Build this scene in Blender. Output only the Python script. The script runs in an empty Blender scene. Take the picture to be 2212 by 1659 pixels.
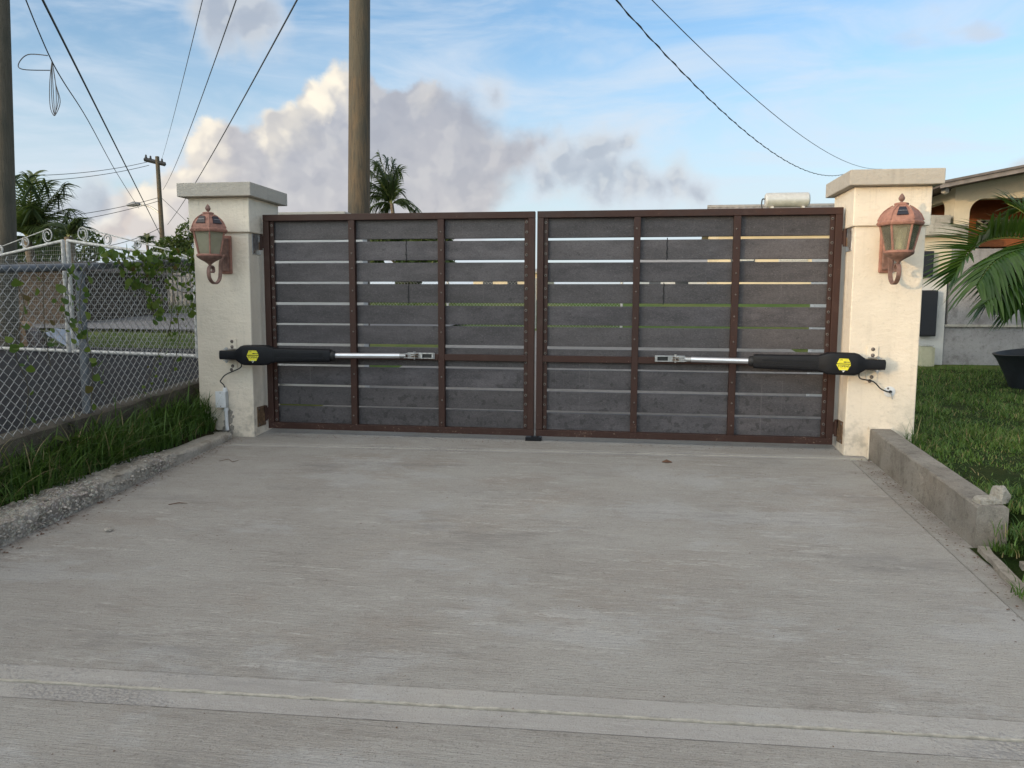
import bpy, bmesh, math, random
import numpy as np
from mathutils import Vector, Matrix, Quaternion
random.seed(7); RNG = np.random.default_rng(7)
R = math.radians
scn = bpy.context.scene
COL = scn.collection

# ------------------------------------------------------------------ camera
CAM = Vector((0.7173, -6.1478, 1.1152))
YAW, PITCH, ROLL = R(8.372), R(5.995), R(0.245)
fw = Vector((-math.sin(YAW) * math.cos(PITCH), math.cos(YAW) * math.cos(PITCH), -math.sin(PITCH)))
rt = Vector((math.cos(YAW), math.sin(YAW), 0)); up = rt.cross(fw)
rt, up = (math.cos(ROLL) * rt + math.sin(ROLL) * up), (-math.sin(ROLL) * rt + math.cos(ROLL) * up)
cd = bpy.data.cameras.new('camera'); cam = bpy.data.objects.new('camera', cd); COL.objects.link(cam)
cam.matrix_world = Matrix(((rt.x, up.x, -fw.x, CAM.x), (rt.y, up.y, -fw.y, CAM.y), (rt.z, up.z, -fw.z, CAM.z), (0, 0, 0, 1)))
cd.sensor_width = 36; cd.lens = 1661 / 2212 * 36; cd.clip_start = 0.05; cd.clip_end = 3000
scn.camera = cam

def site(u, v, d):
    """the place standing d metres out on the bearing (u, v) surveyed from the photographer's spot"""
    return CAM + d * (fw + rt * ((u - 1106) / 1661) + up * ((829.5 - v) / 1661))

# ------------------------------------------------------------------ light
SUN_DIR = Vector((-0.675, -0.733, 0.105)).normalized()      # towards the sun: low, behind the photographer to the left
SUN_EL = math.asin(SUN_DIR.z); SUN_ROT = math.atan2(SUN_DIR.x, SUN_DIR.y)
sd = bpy.data.lights.new('sun', 'SUN'); sun = bpy.data.objects.new('sun', sd); COL.objects.link(sun)
sd.energy = 0.72; sd.angle = R(1.5); sd.color = (1.0, 0.70, 0.40)
sun.rotation_euler = (-SUN_DIR).to_track_quat('-Z', 'Y').to_euler()

scn.view_settings.view_transform = 'Standard'; scn.view_settings.look = 'None'
scn.view_settings.exposure = 1.2; scn.view_settings.gamma = 1
try: scn.view_settings.use_curve_mapping = False
except Exception: pass
scn.cycles.use_denoising = True
scn.cycles.max_bounces = 8; scn.cycles.transparent_max_bounces = 12
scn.cycles.sample_clamp_indirect = 6

class NT:
    """small helper to write node trees"""
    def __init__(s, tree): s.t = tree; s.n = tree.nodes; s.l = tree.links
    def node(s, typ, **kw):
        n = s.n.new(typ)
        for k, v in kw.items(): setattr(n, k, v)
        return n
    def put(s, sock, v):
        if hasattr(v, 'is_output') or isinstance(v, bpy.types.NodeSocket): s.l.new(v, sock)
        elif v is not None:
            if sock.type == 'RGBA' and not hasattr(v, '__len__'): v = (v, v, v, 1)
            elif sock.type == 'RGBA' and len(v) == 3: v = (*v, 1)
            sock.default_value = v
    def math(s, op, a, b=None, c=None, clamp=False):
        n = s.node('ShaderNodeMath', operation=op, use_clamp=clamp)
        s.put(n.inputs[0], a); s.put(n.inputs[1], b); s.put(n.inputs[2], c); return n.outputs[0]
    def vmath(s, op, a, b=None, out=0):
        n = s.node('ShaderNodeVectorMath', operation=op)
        s.put(n.inputs[0], a); s.put(n.inputs[1], b); return n.outputs[out]
    def scale(s, a, f):
        n = s.node('ShaderNodeVectorMath', operation='SCALE'); s.put(n.inputs[0], a); s.put(n.inputs['Scale'], f); return n.outputs[0]
    def mix(s, f, a, b, typ='MIX'):
        n = s.node('ShaderNodeMixRGB', blend_type=typ); s.put(n.inputs[0], f); s.put(n.inputs[1], a); s.put(n.inputs[2], b); return n.outputs[0]
    def noise(s, vec, scale, detail=4, rough=.55, out=0, dist=0):
        n = s.node('ShaderNodeTexNoise'); s.put(n.inputs['Vector'], vec); n.inputs['Scale'].default_value = scale
        n.inputs['Detail'].default_value = detail; n.inputs['Roughness'].default_value = rough; n.inputs['Distortion'].default_value = dist
        return n.outputs[out]
    def voro(s, vec, scale, feature='F1', out=0, rand=1):
        n = s.node('ShaderNodeTexVoronoi', feature=feature); s.put(n.inputs['Vector'], vec); n.inputs['Scale'].default_value = scale
        n.inputs['Randomness'].default_value = rand
        return n.outputs[out]
    def step(s, v, a, b, to0=0., to1=1., smooth=True):
        n = s.node('ShaderNodeMapRange', interpolation_type='SMOOTHSTEP' if smooth else 'LINEAR'); n.clamp = True
        s.put(n.inputs['Value'], v); n.inputs['From Min'].default_value = a; n.inputs['From Max'].default_value = b
        n.inputs['To Min'].default_value = to0; n.inputs['To Max'].default_value = to1; return n.outputs[0]
    def comb(s, x, y, z):
        n = s.node('ShaderNodeCombineXYZ'); s.put(n.inputs[0], x); s.put(n.inputs[1], y); s.put(n.inputs[2], z); return n.outputs[0]
    def sep(s, v):
        n = s.node('ShaderNodeSeparateXYZ'); s.put(n.inputs[0], v); return n.outputs
    def mapping(s, v, scale=(1, 1, 1), rot=(0, 0, 0), loc=(0, 0, 0)):
        n = s.node('ShaderNodeMapping'); s.put(n.inputs['Vector'], v); n.inputs['Scale'].default_value = scale
        n.inputs['Rotation'].default_value = rot; n.inputs['Location'].default_value = loc; return n.outputs[0]

# ------------------------------------------------------------------ sky
world = bpy.data.worlds.new('World'); scn.world = world; world.use_nodes = True
world.node_tree.nodes.clear(); w = NT(world.node_tree)
# cumulus heaps: bearing (radians east of north), height (radians), half-width
HEAP = [(-0.5046,0.1718,0.0409),(-0.4797,0.1390,0.0642),(-0.4359,0.1787,0.0438),(-0.4136,0.2064,0.0362),(-0.3855,0.2368,0.0350),(-0.3602,0.2615,0.0304),(-0.3356,0.2316,0.0555),(-0.2959,0.2280,0.0467),(-0.2557,0.2319,0.0420),(-0.2182,0.2167,0.0362),(-0.2036,0.1870,0.0496),(-0.2213,0.1477,0.0759),(-0.2911,0.1519,0.0993),(-0.3878,0.1322,0.1051),(-0.4596,0.1020,0.0818),(-0.5368,0.1253,0.0409),(-0.5726,0.0971,0.0409),(-0.6161,0.0898,0.0321),(-0.1568,0.1874,0.0362),(-0.1275,0.1930,0.0280),(-0.1041,0.2040,0.0152)]
WISP = [(-0.0399,0.1896,0.0379),(-0.0112,0.2000,0.0289),(-0.0746,0.1790,0.0345),(-0.0335,0.1535,0.0379),(0.0071,0.1501,0.0330),(-0.1037,0.1597,0.0310),(0.0583,0.1545,0.0289),(0.0812,0.1373,0.0262),(-0.6384,0.1089,0.0310),(-0.6663,0.0922,0.0345),(-0.1715,0.2548,0.0194),(-0.4939,0.3282,0.0483),(-0.4531,0.3185,0.0379),(-0.0600,0.1680,0.0300),(0.0320,0.1470,0.0260)]
def cloud_group(name, blobs, k):
    g = bpy.data.node_groups.new(name, 'ShaderNodeTree')
    g.interface.new_socket('Vector', in_out='INPUT', socket_type='NodeSocketVector')
    g.interface.new_socket('Field', in_out='OUTPUT', socket_type='NodeSocketFloat')
    q = NT(g); gi = q.node('NodeGroupInput'); go = q.node('NodeGroupOutput'); acc = None
    for (a, e, r) in blobs:
        d = q.vmath('DISTANCE', gi.outputs[0], (a, e, 0), out=1)
        f = q.math('SUBTRACT', r, d)
        acc = f if acc is None else q.math('SMOOTH_MAX', acc, f, k)
    q.l.new(acc, go.inputs[0]); return g
G1 = cloud_group('heap_field', HEAP, .012); G2 = cloud_group('wisp_field', WISP, .012)
tc = w.node('ShaderNodeTexCoord').outputs['Generated']
x, y, z = w.sep(w.vmath('NORMALIZE', tc))
az = w.math('ARCTAN2', x, y); el = w.math('ARCSINE', z)
P = w.comb(az, el, 0.)
def centred(vec, amp):
    return w.scale(w.vmath('SUBTRACT', vec, (.5, .5, .5)), amp)
n1 = centred(w.noise(P, 14, 2, .5, out=1), .060)
n2 = centred(w.noise(P, 42, 3, .58, out=1), .021)
n3 = centred(w.noise(P, 150, 3, .6, out=1), .006)
warp = w.vmath('ADD', w.vmath('ADD', n1, n2), n3)
Q = w.vmath('MULTIPLY', w.vmath('ADD', P, warp), (1, 1, 0))
def field(g, vec):
    n = w.node('ShaderNodeGroup'); n.node_tree = g; w.put(n.inputs[0], vec); return n.outputs[0]
f0 = field(G1, Q); f1 = field(G1, w.vmath('ADD', Q, (-.030, .020, 0)))
h0 = field(G2, Q)
a1s = w.step(f0, -.016, .022); a1c = w.step(f0, -.003, .009)
ek = w.step(az, -.30, -.18)
a1 = w.math('ADD', w.math('MULTIPLY', a1s, ek), w.math('MULTIPLY', a1c, w.math('SUBTRACT', 1., ek)))
a2 = w.math('MULTIPLY', w.step(h0, -.014, .022), .85)
# high thin veil
vp = w.mapping(P, scale=(2.2, 9, 1), rot=(0, 0, R(14)))
veil = w.step(w.noise(vp, 1.6, 6, .60, dist=.6), .34, .72)
veil2 = w.step(w.noise(w.mapping(P, scale=(3, 5, 1), rot=(0, 0, R(-28))), 2.3, 4, .6), .45, .8)
veil = w.math('MAXIMUM', veil, w.math('MULTIPLY', veil2, .7))
veil = w.math('MULTIPLY', veil, w.step(el, .0, .55, .85, .55))
sky = w.node('ShaderNodeTexSky', sky_type='NISHITA'); sky.sun_disc = False
sky.sun_elevation = SUN_EL; sky.sun_rotation = SUN_ROT; sky.altitude = 10; sky.air_density = 1.0; sky.dust_density = 0.6; sky.ozone_density = 1.6
SKYK = 0.15
world.cycles.sampling_method = 'MANUAL'; world.cycles.sample_map_resolution = 256
base = w.mix(1.0, sky.outputs[0], (.74, .86, 1.02), 'MULTIPLY')
lowhaze = w.step(el, .02, .36, .88, .0)
c0 = w.mix(w.math('MULTIPLY', lowhaze, 1.), base, (1.98, 2.24, 2.46))
c0 = w.mix(veil, c0, (2.12, 2.36, 2.66))
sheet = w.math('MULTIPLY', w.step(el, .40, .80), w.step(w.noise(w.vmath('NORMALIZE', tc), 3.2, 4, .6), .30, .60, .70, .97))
c0 = w.mix(sheet, c0, (2.15, 2.10, 2.05))      # bright cloud sheet added overhead, out of view, to raise the fill light
# haze and thin cloud glow towards the low sun, strengthened as unseen fill light
fs = w.math('MAXIMUM', w.vmath('DOT_PRODUCT', w.vmath('NORMALIZE', tc), tuple(SUN_DIR), out=1), 0.)
glow = w.math('ADD', 1., w.math('MULTIPLY', w.math('POWER', fs, 1.6), 3.4))
warm = w.mix(w.math('MULTIPLY', fs, .8), (1, 1, 1), (1.0, .86, .66))
c0 = w.mix(1.0, w.mix(1.0, c0, warm, 'MULTIPLY'), w.comb(glow, glow, glow), 'MULTIPLY')
c0 = w.mix(w.step(fs, .1, .6), c0, w.mix(1.0, c0, base, 'LIGHTEN'))
# scattered clouds all round the horizon
far = w.noise(w.vmath('ADD', w.mapping(P, scale=(1, 2.6, 1)), n2), 4.2, 3, .6)
far = w.math('MULTIPLY', w.math('MULTIPLY', w.step(far, .60, .70), w.step(el, .42, .22, 0., .8)), w.step(w.math('ABSOLUTE', w.math('ADD', az, .30)), .50, .75))
c_out = w.mix(far, c0, w.mix(1.0, (1.9, 1.85, 1.9), w.comb(glow, glow, glow), 'MULTIPLY'))
lit = w.step(w.math('SUBTRACT', f0, f1), .010, .036)
lump = w.noise(w.vmath('ADD', P, w.scale(n2, .5)), 17, 3, .55)
lit = w.math('MULTIPLY', lit, w.step(lump, .32, .62, .55, 1.0))
lit = w.math('MULTIPLY', lit, w.step(az, -.16, -.34, .05, 1.))
lit = w.math('MULTIPLY', lit, w.step(f0, .058, .022))
bq = w.vmath('ADD', P, w.scale(n1, .6))
bil = w.math('SUBTRACT', w.noise(bq, 19, 3, .5), w.noise(w.vmath('ADD', bq, (-.012, .012, 0)), 19, 3, .5))
grey = w.mix(w.step(el, .03, .26), (1.88, 1.84, 1.85), (1.28, 1.37, 1.58))
grey = w.mix(w.math('MULTIPLY', w.step(lump, .35, .7), .30), grey, (1.75, 1.72, 1.82))
grey = w.mix(w.step(az, -.40, -.66, 0., .55), grey, (2.35, 2.0, 1.75))
grey = w.mix(w.step(bil, .0, .13, 0., .26), grey, (2.35, 2.30, 2.25))
grey = w.mix(w.step(bil, .0, -.13, 0., .28), grey, (1.02, 1.10, 1.32))
lit = w.math('MULTIPLY', lit, w.step(bil, -.09, .04, .55, 1.))
cc = w.mix(lit, grey, (3.1, 2.85, 2.40))
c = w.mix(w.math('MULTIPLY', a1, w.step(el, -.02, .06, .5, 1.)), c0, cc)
wc = w.mix(w.step(h0, .0, .03), (2.05, 2.18, 2.35), (1.34, 1.46, 1.68))
wc = w.mix(w.step(bil, -.02, .10, 0., .55), wc, (2.1, 2.15, 2.2))
c = w.mix(a2, c, wc)
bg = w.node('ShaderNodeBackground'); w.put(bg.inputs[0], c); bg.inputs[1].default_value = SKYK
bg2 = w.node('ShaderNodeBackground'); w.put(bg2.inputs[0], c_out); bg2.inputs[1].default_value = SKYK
near = w.math('MULTIPLY', w.math('LESS_THAN', w.math('ABSOLUTE', w.math('ADD', az, .30)), .50), w.math('LESS_THAN', w.math('ABSOLUTE', w.math('SUBTRACT', el, .2)), .24))
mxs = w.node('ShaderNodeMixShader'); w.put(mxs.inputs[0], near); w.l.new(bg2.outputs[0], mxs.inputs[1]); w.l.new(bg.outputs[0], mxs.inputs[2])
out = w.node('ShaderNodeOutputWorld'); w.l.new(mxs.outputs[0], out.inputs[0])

# ------------------------------------------------------------------ materials
def new_mat(name):
    m = bpy.data.materials.new(name); m.use_nodes = True; m.node_tree.nodes.clear()
    t = NT(m.node_tree); o = t.node('ShaderNodeOutputMaterial'); b = t.node('ShaderNodeBsdfPrincipled'); t.l.new(b.outputs[0], o.inputs[0])
    return m, t, b, o
def bump(t, b, h, dist=.01, strength=1., prev=None):
    n = t.node('ShaderNodeBump'); n.inputs['Distance'].default_value = dist; n.inputs['Strength'].default_value = strength
    t.put(n.inputs['Height'], h)
    if prev is not None: t.l.new(prev, n.inputs['Normal'])
    t.l.new(n.outputs[0], b.inputs['Normal']); return n.outputs[0]
def pos(t): return t.node('ShaderNodeNewGeometry').outputs['Position']
def simple(name, col, rough=.6, metal=0., var=.12, nscale=14, bmp=0., bscale=120, spec=.5, rnd=0.):
    m, t, b, o = new_mat(name); p = pos(t)
    n = t.noise(p, nscale, 5, .6)
    f = t.step(n, .3, .7, 1 - var, 1 + var, False)
    if rnd:
        oi = t.node('ShaderNodeNewGeometry').outputs['Random Per Island']
        f = t.math('MULTIPLY', f, t.step(oi, 0, 1, 1 - rnd, 1 + rnd, False))
    v = t.node('ShaderNodeHueSaturation'); t.put(v.inputs['Color'], col); t.put(v.inputs['Value'], f); t.l.new(v.outputs[0], b.inputs['Base Color'])
    b.inputs['Roughness'].default_value = rough; b.inputs['Metallic'].default_value = metal; b.inputs['Specular IOR Level'].default_value = spec
    if bmp: bump(t, b, t.noise(p, bscale, 4, .6), bmp)
    return m

def m_driveway():
    m, t, b, o = new_mat('driveway_concrete'); p = pos(t); X, Y, Z = t.sep(p)
    big = t.noise(t.mapping(p, scale=(1, 1.7, 1)), .9, 8, .70, out=1); br, bgn, bb = t.sep(big)
    broom = t.noise(t.mapping(p, scale=(1.4, 40, 1)), 3.0, 4, .75)
    broom2 = t.noise(t.mapping(p, scale=(5, 85, 1), rot=(0, 0, R(1.5))), 3.0, 2, .7)
    fine = t.noise(p, 170, 2, .75)
    c = t.mix(t.step(br, .36, .64), (.395, .378, .350), (.342, .320, .292))
    c = t.mix(t.math('MULTIPLY', t.step(bgn, .52, .66), .5), c, (.320, .280, .242))
    c = t.mix(t.math('MULTIPLY', t.step(bb, .53, .62), .55), c, (.440, .436, .428))
    wear = t.step(br, .40, .62, .25, 1.)
    c = t.mix(t.math('MULTIPLY', t.step(broom, .54, .74), t.math('MULTIPLY', wear, .65)), c, (.155, .143, .126))
    c = t.mix(t.math('MULTIPLY', t.step(broom2, .58, .76), t.math('MULTIPLY', wear, .70)), c, (.560, .540, .505))
    c = t.mix(t.math('MULTIPLY', t.step(fine, .55, .70), .55), c, (.13, .12, .105))
    c = t.mix(t.math('MULTIPLY', t.step(fine, .44, .28), .25), c, (.66, .63, .58))
    # tyre-worn dark smudges
    sm = t.noise(t.mapping(p, scale=(.62, 1.9, 1), loc=(3.1, 1.3, 0)), 1.25, 7, .72)
    c = t.mix(t.step(t.math('ADD', sm, t.math('MULTIPLY', broom, .12)), .61, .74, 0., .40), c, (.200, .192, .184))
    # scaled and brushed streaks lying along the broom strokes
    sk = t.noise(t.mapping(p, scale=(1.1, 7.5, 1), rot=(0, 0, R(2))), 2.6, 7, .72, out=1); k1, k2, k3 = t.sep(sk)
    grit = t.noise(t.mapping(p, scale=(.6, 1.6, 1)), 62, 3, .7)
    c = t.mix(t.math('MULTIPLY', t.math('MULTIPLY', t.step(k1, .53, .64), t.step(grit, .42, .60)), t.step(bgn, .40, .58, .15, .75)), c, (.545, .530, .500))
    c = t.mix(t.math('MULTIPLY', t.math('MULTIPLY', t.step(k2, .53, .66), t.step(grit, .56, .40, .25, 1.)), t.step(br, .40, .60, .2, .60)), c, (.215, .192, .168))
    c = t.mix(t.step(grit, .60, .72, 0., .45), c, (.19, .175, .155))
    spot = t.voro(p, 7.5); c = t.mix(t.math('MULTIPLY', t.step(spot, .05, .03), t.step(br, .44, .50, .0, .5)), c, (.13, .115, .10))
    # trowelled bands beside the sealed joints
    jy = t.math('ADD', Y, t.math('MULTIPLY', X, -.037))
    def band(c0, h): return t.step(t.math('ABSOLUTE', t.math('SUBTRACT', jy, c0)), h, h - .006)
    bd = t.math('MAXIMUM', band(-3.735, .105), band(-.330, .06))
    dim = t.voro(t.mapping(p, scale=(1, 1.25, 1)), 66)
    pb = t.math('MULTIPLY', bd, t.step(bgn, .47, .58))
    c = t.mix(t.math('MULTIPLY', bd, t.step(br, .35, .6, .10, .32)), c, (.360, .355, .352))
    c = t.mix(t.math('MULTIPLY', pb, t.step(dim, .30, .65, 0, .50)), c, (.215, .21, .21))
    eg = t.step(t.math('ABSOLUTE', t.math('SUBTRACT', t.math('ABSOLUTE', t.math('SUBTRACT', jy, -3.735)), .104)), .006, .001)
    c = t.mix(t.math('MULTIPLY', eg, t.step(broom2, .45, .62, .0, .65)), c, (.15, .135, .12))
    # settled dust and soil towards the kerbs
    ed = t.math('MAXIMUM', t.step(X, -2.30, -2.52), t.step(X, 2.34, 2.55))
    c = t.mix(t.math('MULTIPLY', ed, t.step(t.noise(p, 8, 4, .65), .40, .64, 0, .75)), c, (.24, .215, .195))
    b.inputs['Roughness'].default_value = .88; b.inputs['Specular IOR Level'].default_value = .25
    t.l.new(c, b.inputs['Base Color'])
    h = t.math('ADD', t.math('MULTIPLY', t.math('ADD', broom, t.math('MULTIPLY', broom2, .7)), t.step(bd, 0., 1., 1., .15)), t.math('MULTIPLY', fine, .35))
    h = t.math('ADD', h, t.math('MULTIPLY', pb, t.math('MULTIPLY', dim, .7)))
    bump(t, b, h, .014, .75)
    return m
def m_plaster(name, col, dirt=(.30, .27, .22), zlow=.0, rough=.85, amt=.5, streak=False):
    m, t, b, o = new_mat(name); p = pos(t); X, Y, Z = t.sep(p)
    n = t.noise(p, 3.0, 5, .6); g = t.noise(p, 26, 4, .6); st = t.noise(t.mapping(p, scale=(9, 9, .7)), 2.0, 5, .6)
    v = t.node('ShaderNodeHueSaturation'); t.put(v.inputs['Color'], col); t.put(v.inputs['Value'], t.step(n, .3, .7, .93, 1.05, False)); c = v.outputs[0]
    c = t.mix(t.math('MULTIPLY', t.step(g, .58, .75), .22), c, dirt)
    c = t.mix(t.math('MULTIPLY', t.step(st, .54, .74), .28 * amt), c, dirt)
    if streak: rs = t.noise(t.mapping(p, scale=(16, 16, .5)), 2.2, 4, .6); c = t.mix(t.math('MULTIPLY', t.step(Z, 1.55, 1.97), t.step(rs, .52, .72, 0., .16)), c, dirt)
    spl = t.math('MULTIPLY', t.step(Z, zlow + .55, zlow + .0), t.step(t.noise(p, 9, 6, .65), .45, .65))
    c = t.mix(t.math('MULTIPLY', spl, .55), c, dirt)
    sp = t.step(t.voro(p, 34), .10, .06); c = t.mix(t.math('MULTIPLY', sp, t.step(g, .5, .6, 0, .45)), c, (.15, .13, .11))
    t.l.new(c, b.inputs['Base Color']); b.inputs['Roughness'].default_value = rough; b.inputs['Specular IOR Level'].default_value = .25
    h = t.math('ADD', t.noise(p, 55, 5, .62), t.math('MULTIPLY', t.noise(t.mapping(p, scale=(1, 1, 2.4)), 13, 4, .6), 1.3))
    h = t.math('ADD', h, t.math('MULTIPLY', t.noise(p, 5, 3, .5), 2.0)); bump(t, b, h, .009, .5); return m
def m_oldconc(name, c1, c2, c3, bs=45, dist=.012, stain=.6):
    m, t, b, o = new_mat(name); p = pos(t)
    n = t.noise(p, 2.4, 6, .62); g = t.noise(p, 24, 5, .65); f = t.noise(p, 140, 3, .7); st = t.noise(t.mapping(p, scale=(2.6, 2.6, 1.5)), 2.4, 6, .68)
    c = t.mix(t.step(n, .36, .64), c1, c2)
    c = t.mix(t.math('MULTIPLY', t.step(st, .5, .68), stain), c, c3)
    c = t.mix(t.math('MULTIPLY', t.step(g, .52, .7), .5), c, c3)
    c = t.mix(t.math('MULTIPLY', t.step(f, .55, .7), .35), c, (.10, .09, .08))
    c = t.mix(t.math('MULTIPLY', t.step(f, .42, .3), .35), c, (.55, .53, .49))
    t.l.new(c, b.inputs['Base Color']); b.inputs['Roughness'].default_value = .9; b.inputs['Specular IOR Level'].default_value = .25
    h = t.math('ADD', t.noise(p, bs, 5, .65), t.math('MULTIPLY', f, .3)); bump(t, b, h, dist, .9); return m
def m_rubble():
    m, t, b, o = new_mat('rubble_concrete'); p = pos(t); X, Y, Z = t.sep(p)
    d = t.voro(p, 48); cv = t.voro(p, 48, out=1); n = t.noise(p, 4, 5, .65); k = t.noise(p, 1.6, 4, .6)
    hs = t.node('ShaderNodeHueSaturation'); hs.inputs['Saturation'].default_value = .16; t.l.new(cv, hs.inputs['Color'])
    c = t.mix(.38, (.50, .465, .41), hs.outputs[0], 'OVERLAY')
    c = t.mix(t.step(d, .40, .66, 0, .70), c, (.12, .10, .085))
    smooth = t.math('MAXIMUM', t.step(k, .46, .58), t.step(Y, -1.35, -1.0))
    c = t.mix(t.math('MULTIPLY', smooth, .85), c, t.mix(t.step(n, .4, .6), (.46, .43, .38), (.36, .32, .27)))
    c = t.mix(t.step(n, .54, .70, 0, .6), c, (.165, .14, .105))
    t.l.new(c, b.inputs['Base Color']); b.inputs['Roughness'].default_value = .95
    rough = t.step(smooth, 0., 1., 1., .12)
    h = t.math('ADD', t.math('MULTIPLY', t.math('MULTIPLY', t.step(d, .6, .0), 1.3), rough), t.noise(p, 80, 4, .65)); bump(t, b, h, .016, 1.); return m
def m_paint(name, col, chip=(.22, .15, .11), rough=.5, chipamt=1.):
    m, t, b, o = new_mat(name); p = pos(t); X, Y, Z = t.sep(p)
    n = t.noise(p, 4, 4, .6); g = t.noise(p, 60, 4, .65)
    v = t.node('ShaderNodeHueSaturation'); t.put(v.inputs['Color'], col); t.put(v.inputs['Value'], t.step(n, .3, .7, .85, 1.2, False)); c = v.outputs[0]
    lowf = t.math('ADD', t.step(Z, .22, .04, 0., .07), 0.)
    th = t.math('ADD', t.math('MULTIPLY', n, .35), t.math('ADD', g, lowf))
    c = t.mix(t.math('MULTIPLY', t.step(th, .875, .90), chipamt), c, chip)
    c = t.mix(t.step(t.noise(p, 9, 5, .6), .5, .75, 0, .16), c, (.11, .080, .066)); b.inputs['Specular IOR Level'].default_value = .28
    t.l.new(c, b.inputs['Base Color']); t.put(b.inputs['Roughness'], t.step(n, .3, .7, rough - .08, rough + .14)); bump(t, b, g, .0015, .5); return m
def m_slat():
    m, t, b, o = new_mat('composite_board'); p = pos(t); X, Y, Z = t.sep(p)
    oi = t.node('ShaderNodeObjectInfo').outputs['Random']
    n = t.noise(t.mapping(p, scale=(.5, 1, 1.6)), 6, 5, .65); g = t.noise(t.mapping(p, scale=(.55, 1, 1)), 150, 3, .7); sp = t.voro(p, 120); sm = t.noise(p, 17, 5, .6)
    c = t.mix(t.step(n, .32, .68), (.058, .053, .0575), (.103, .094, .100))
    hv = t.node('ShaderNodeHueSaturation'); t.l.new(t.mix(t.step(oi, 0, 1, 0, .5), c, (.076, .068, .067)), hv.inputs['Color']); t.put(hv.inputs['Value'], t.step(t.math('FRACT', t.math('MULTIPLY', oi, 7.7)), 0, 1, .80, 1.16, False)); c = hv.outputs[0]
    c = t.mix(t.math('MULTIPLY', t.step(g, .54, .74), .45), c, (.19, .18, .18))
    c = t.mix(t.math('MULTIPLY', t.step(g, .46, .30), .6), c, (.022, .021, .022))
    c = t.mix(t.math('MULTIPLY', t.step(sp, .17, .10), t.step(sm, .5, .62, 0, .65)), c, (.36, .34, .33))
    lo = t.math('ADD', t.step(Z, .95, .05, .02, .13), 0.)
    c = t.mix(t.step(t.math('ADD', sm, lo), .66, .74, 0, .6), c, (.030, .027, .028))
    drip = t.noise(t.mapping(p, scale=(26, 1, .35)), 2.0, 3, .5); c = t.mix(t.step(drip, .66, .74, 0, .22), c, (.19, .18, .175))
    t.l.new(c, b.inputs['Base Color']); b.inputs['Roughness'].default_value = .62; b.inputs['Specular IOR Level'].default_value = .35
    bump(t, b, t.math('ADD', g, t.math('MULTIPLY', n, .5)), .0025, .6); return m
def m_wood(name, c1, c2, c3):
    m, t, b, o = new_mat(name); p = pos(t)
    g = t.noise(t.mapping(p, scale=(1, 1, .07)), 30, 5, .65); g2 = t.noise(t.mapping(p, scale=(1, 1, .16)), 60, 4, .7); n = t.noise(t.mapping(p, scale=(1, 1, .5)), 2.5, 4, .6)
    c = t.mix(t.step(g, .36, .64), c1, c2); c = t.mix(t.step(n, .42, .62, 0, .75), c, c3); c = t.mix(t.step(g2, .58, .70, 0, .7), c, (.025, .022, .018))
    t.l.new(c, b.inputs['Base Color']); b.inputs['Roughness'].default_value = .85; bump(t, b, t.math('ADD', g, g2), .012, .8); return m
def m_leaf(name, c1, c2, rough=.5, trans=.25, dead=None):
    m, t, b, o = new_mat(name); geo = t.node('ShaderNodeNewGeometry'); r = geo.outputs['Random Per Island']
    oi = t.node('ShaderNodeObjectInfo').outputs['Random']; rr = t.math('FRACT', t.math('ADD', r, oi))
    c = t.mix(rr, c1, c2)
    if dead: c = t.mix(t.step(t.math('FRACT', t.math('MULTIPLY', rr, 7.3)), .90, .93), c, dead)
    t.l.new(c, b.inputs['Base Color']); b.inputs['Roughness'].default_value = rough; b.inputs['Specular IOR Level'].default_value = .35
    tr = t.node('ShaderNodeBsdfTranslucent'); t.l.new(t.mix(.5, c, (.16, .26, .03)), tr.inputs[0]); mx = t.node('ShaderNodeMixShader'); mx.inputs[0].default_value = trans
    t.l.new(b.outputs[0], mx.inputs[1]); t.l.new(tr.outputs[0], mx.inputs[2]); t.l.new(mx.outputs[0], o.inputs[0]); return m
def m_glass(name, tint, frost):
    m, t, b, o = new_mat(name)
    tr = t.node('ShaderNodeBsdfTransparent'); t.put(tr.inputs[0], tint)
    df = t.node('ShaderNodeBsdfTranslucent'); t.put(df.inputs[0], (.80, .77, .62)); d2 = t.node('ShaderNodeBsdfDiffuse'); t.put(d2.inputs[0], (.62, .59, .47))
    a = t.node('ShaderNodeMixShader'); a.inputs[0].default_value = .5; t.l.new(df.outputs[0], a.inputs[1]); t.l.new(d2.outputs[0], a.inputs[2])
    q = t.node('ShaderNodeMixShader'); t.put(q.inputs[0], t.step(t.noise(pos(t), 9, 3, .5), .3, .7, max(0, frost - .07), frost + .07)); t.l.new(tr.outputs[0], q.inputs[1]); t.l.new(a.outputs[0], q.inputs[2])
    gl = t.node('ShaderNodeBsdfGlossy'); gl.inputs['Roughness'].default_value = .08; fr = t.node('ShaderNodeFresnel'); fr.inputs[0].default_value = 1.45
    k = t.node('ShaderNodeMixShader'); t.l.new(fr.outputs[0], k.inputs[0]); t.l.new(q.outputs[0], k.inputs[1]); t.l.new(gl.outputs[0], k.inputs[2]); t.l.new(k.outputs[0], o.inputs[0]); return m
def m_ground(name, c1, c2, c3, sc=1.2):
    m, t, b, o = new_mat(name); p = pos(t)
    c = t.mix(t.step(t.noise(p, sc, 5, .6), .4, .6), c1, c2); c = t.mix(t.step(t.noise(p, sc * 14, 5, .65), .45, .65, 0, .7), c, c3)
    t.l.new(c, b.inputs['Base Color']); b.inputs['Roughness'].default_value = .95; b.inputs['Specular IOR Level'].default_value = .1; bump(t, b, t.noise(p, 40, 5, .7), .03, 1.); return m

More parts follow.
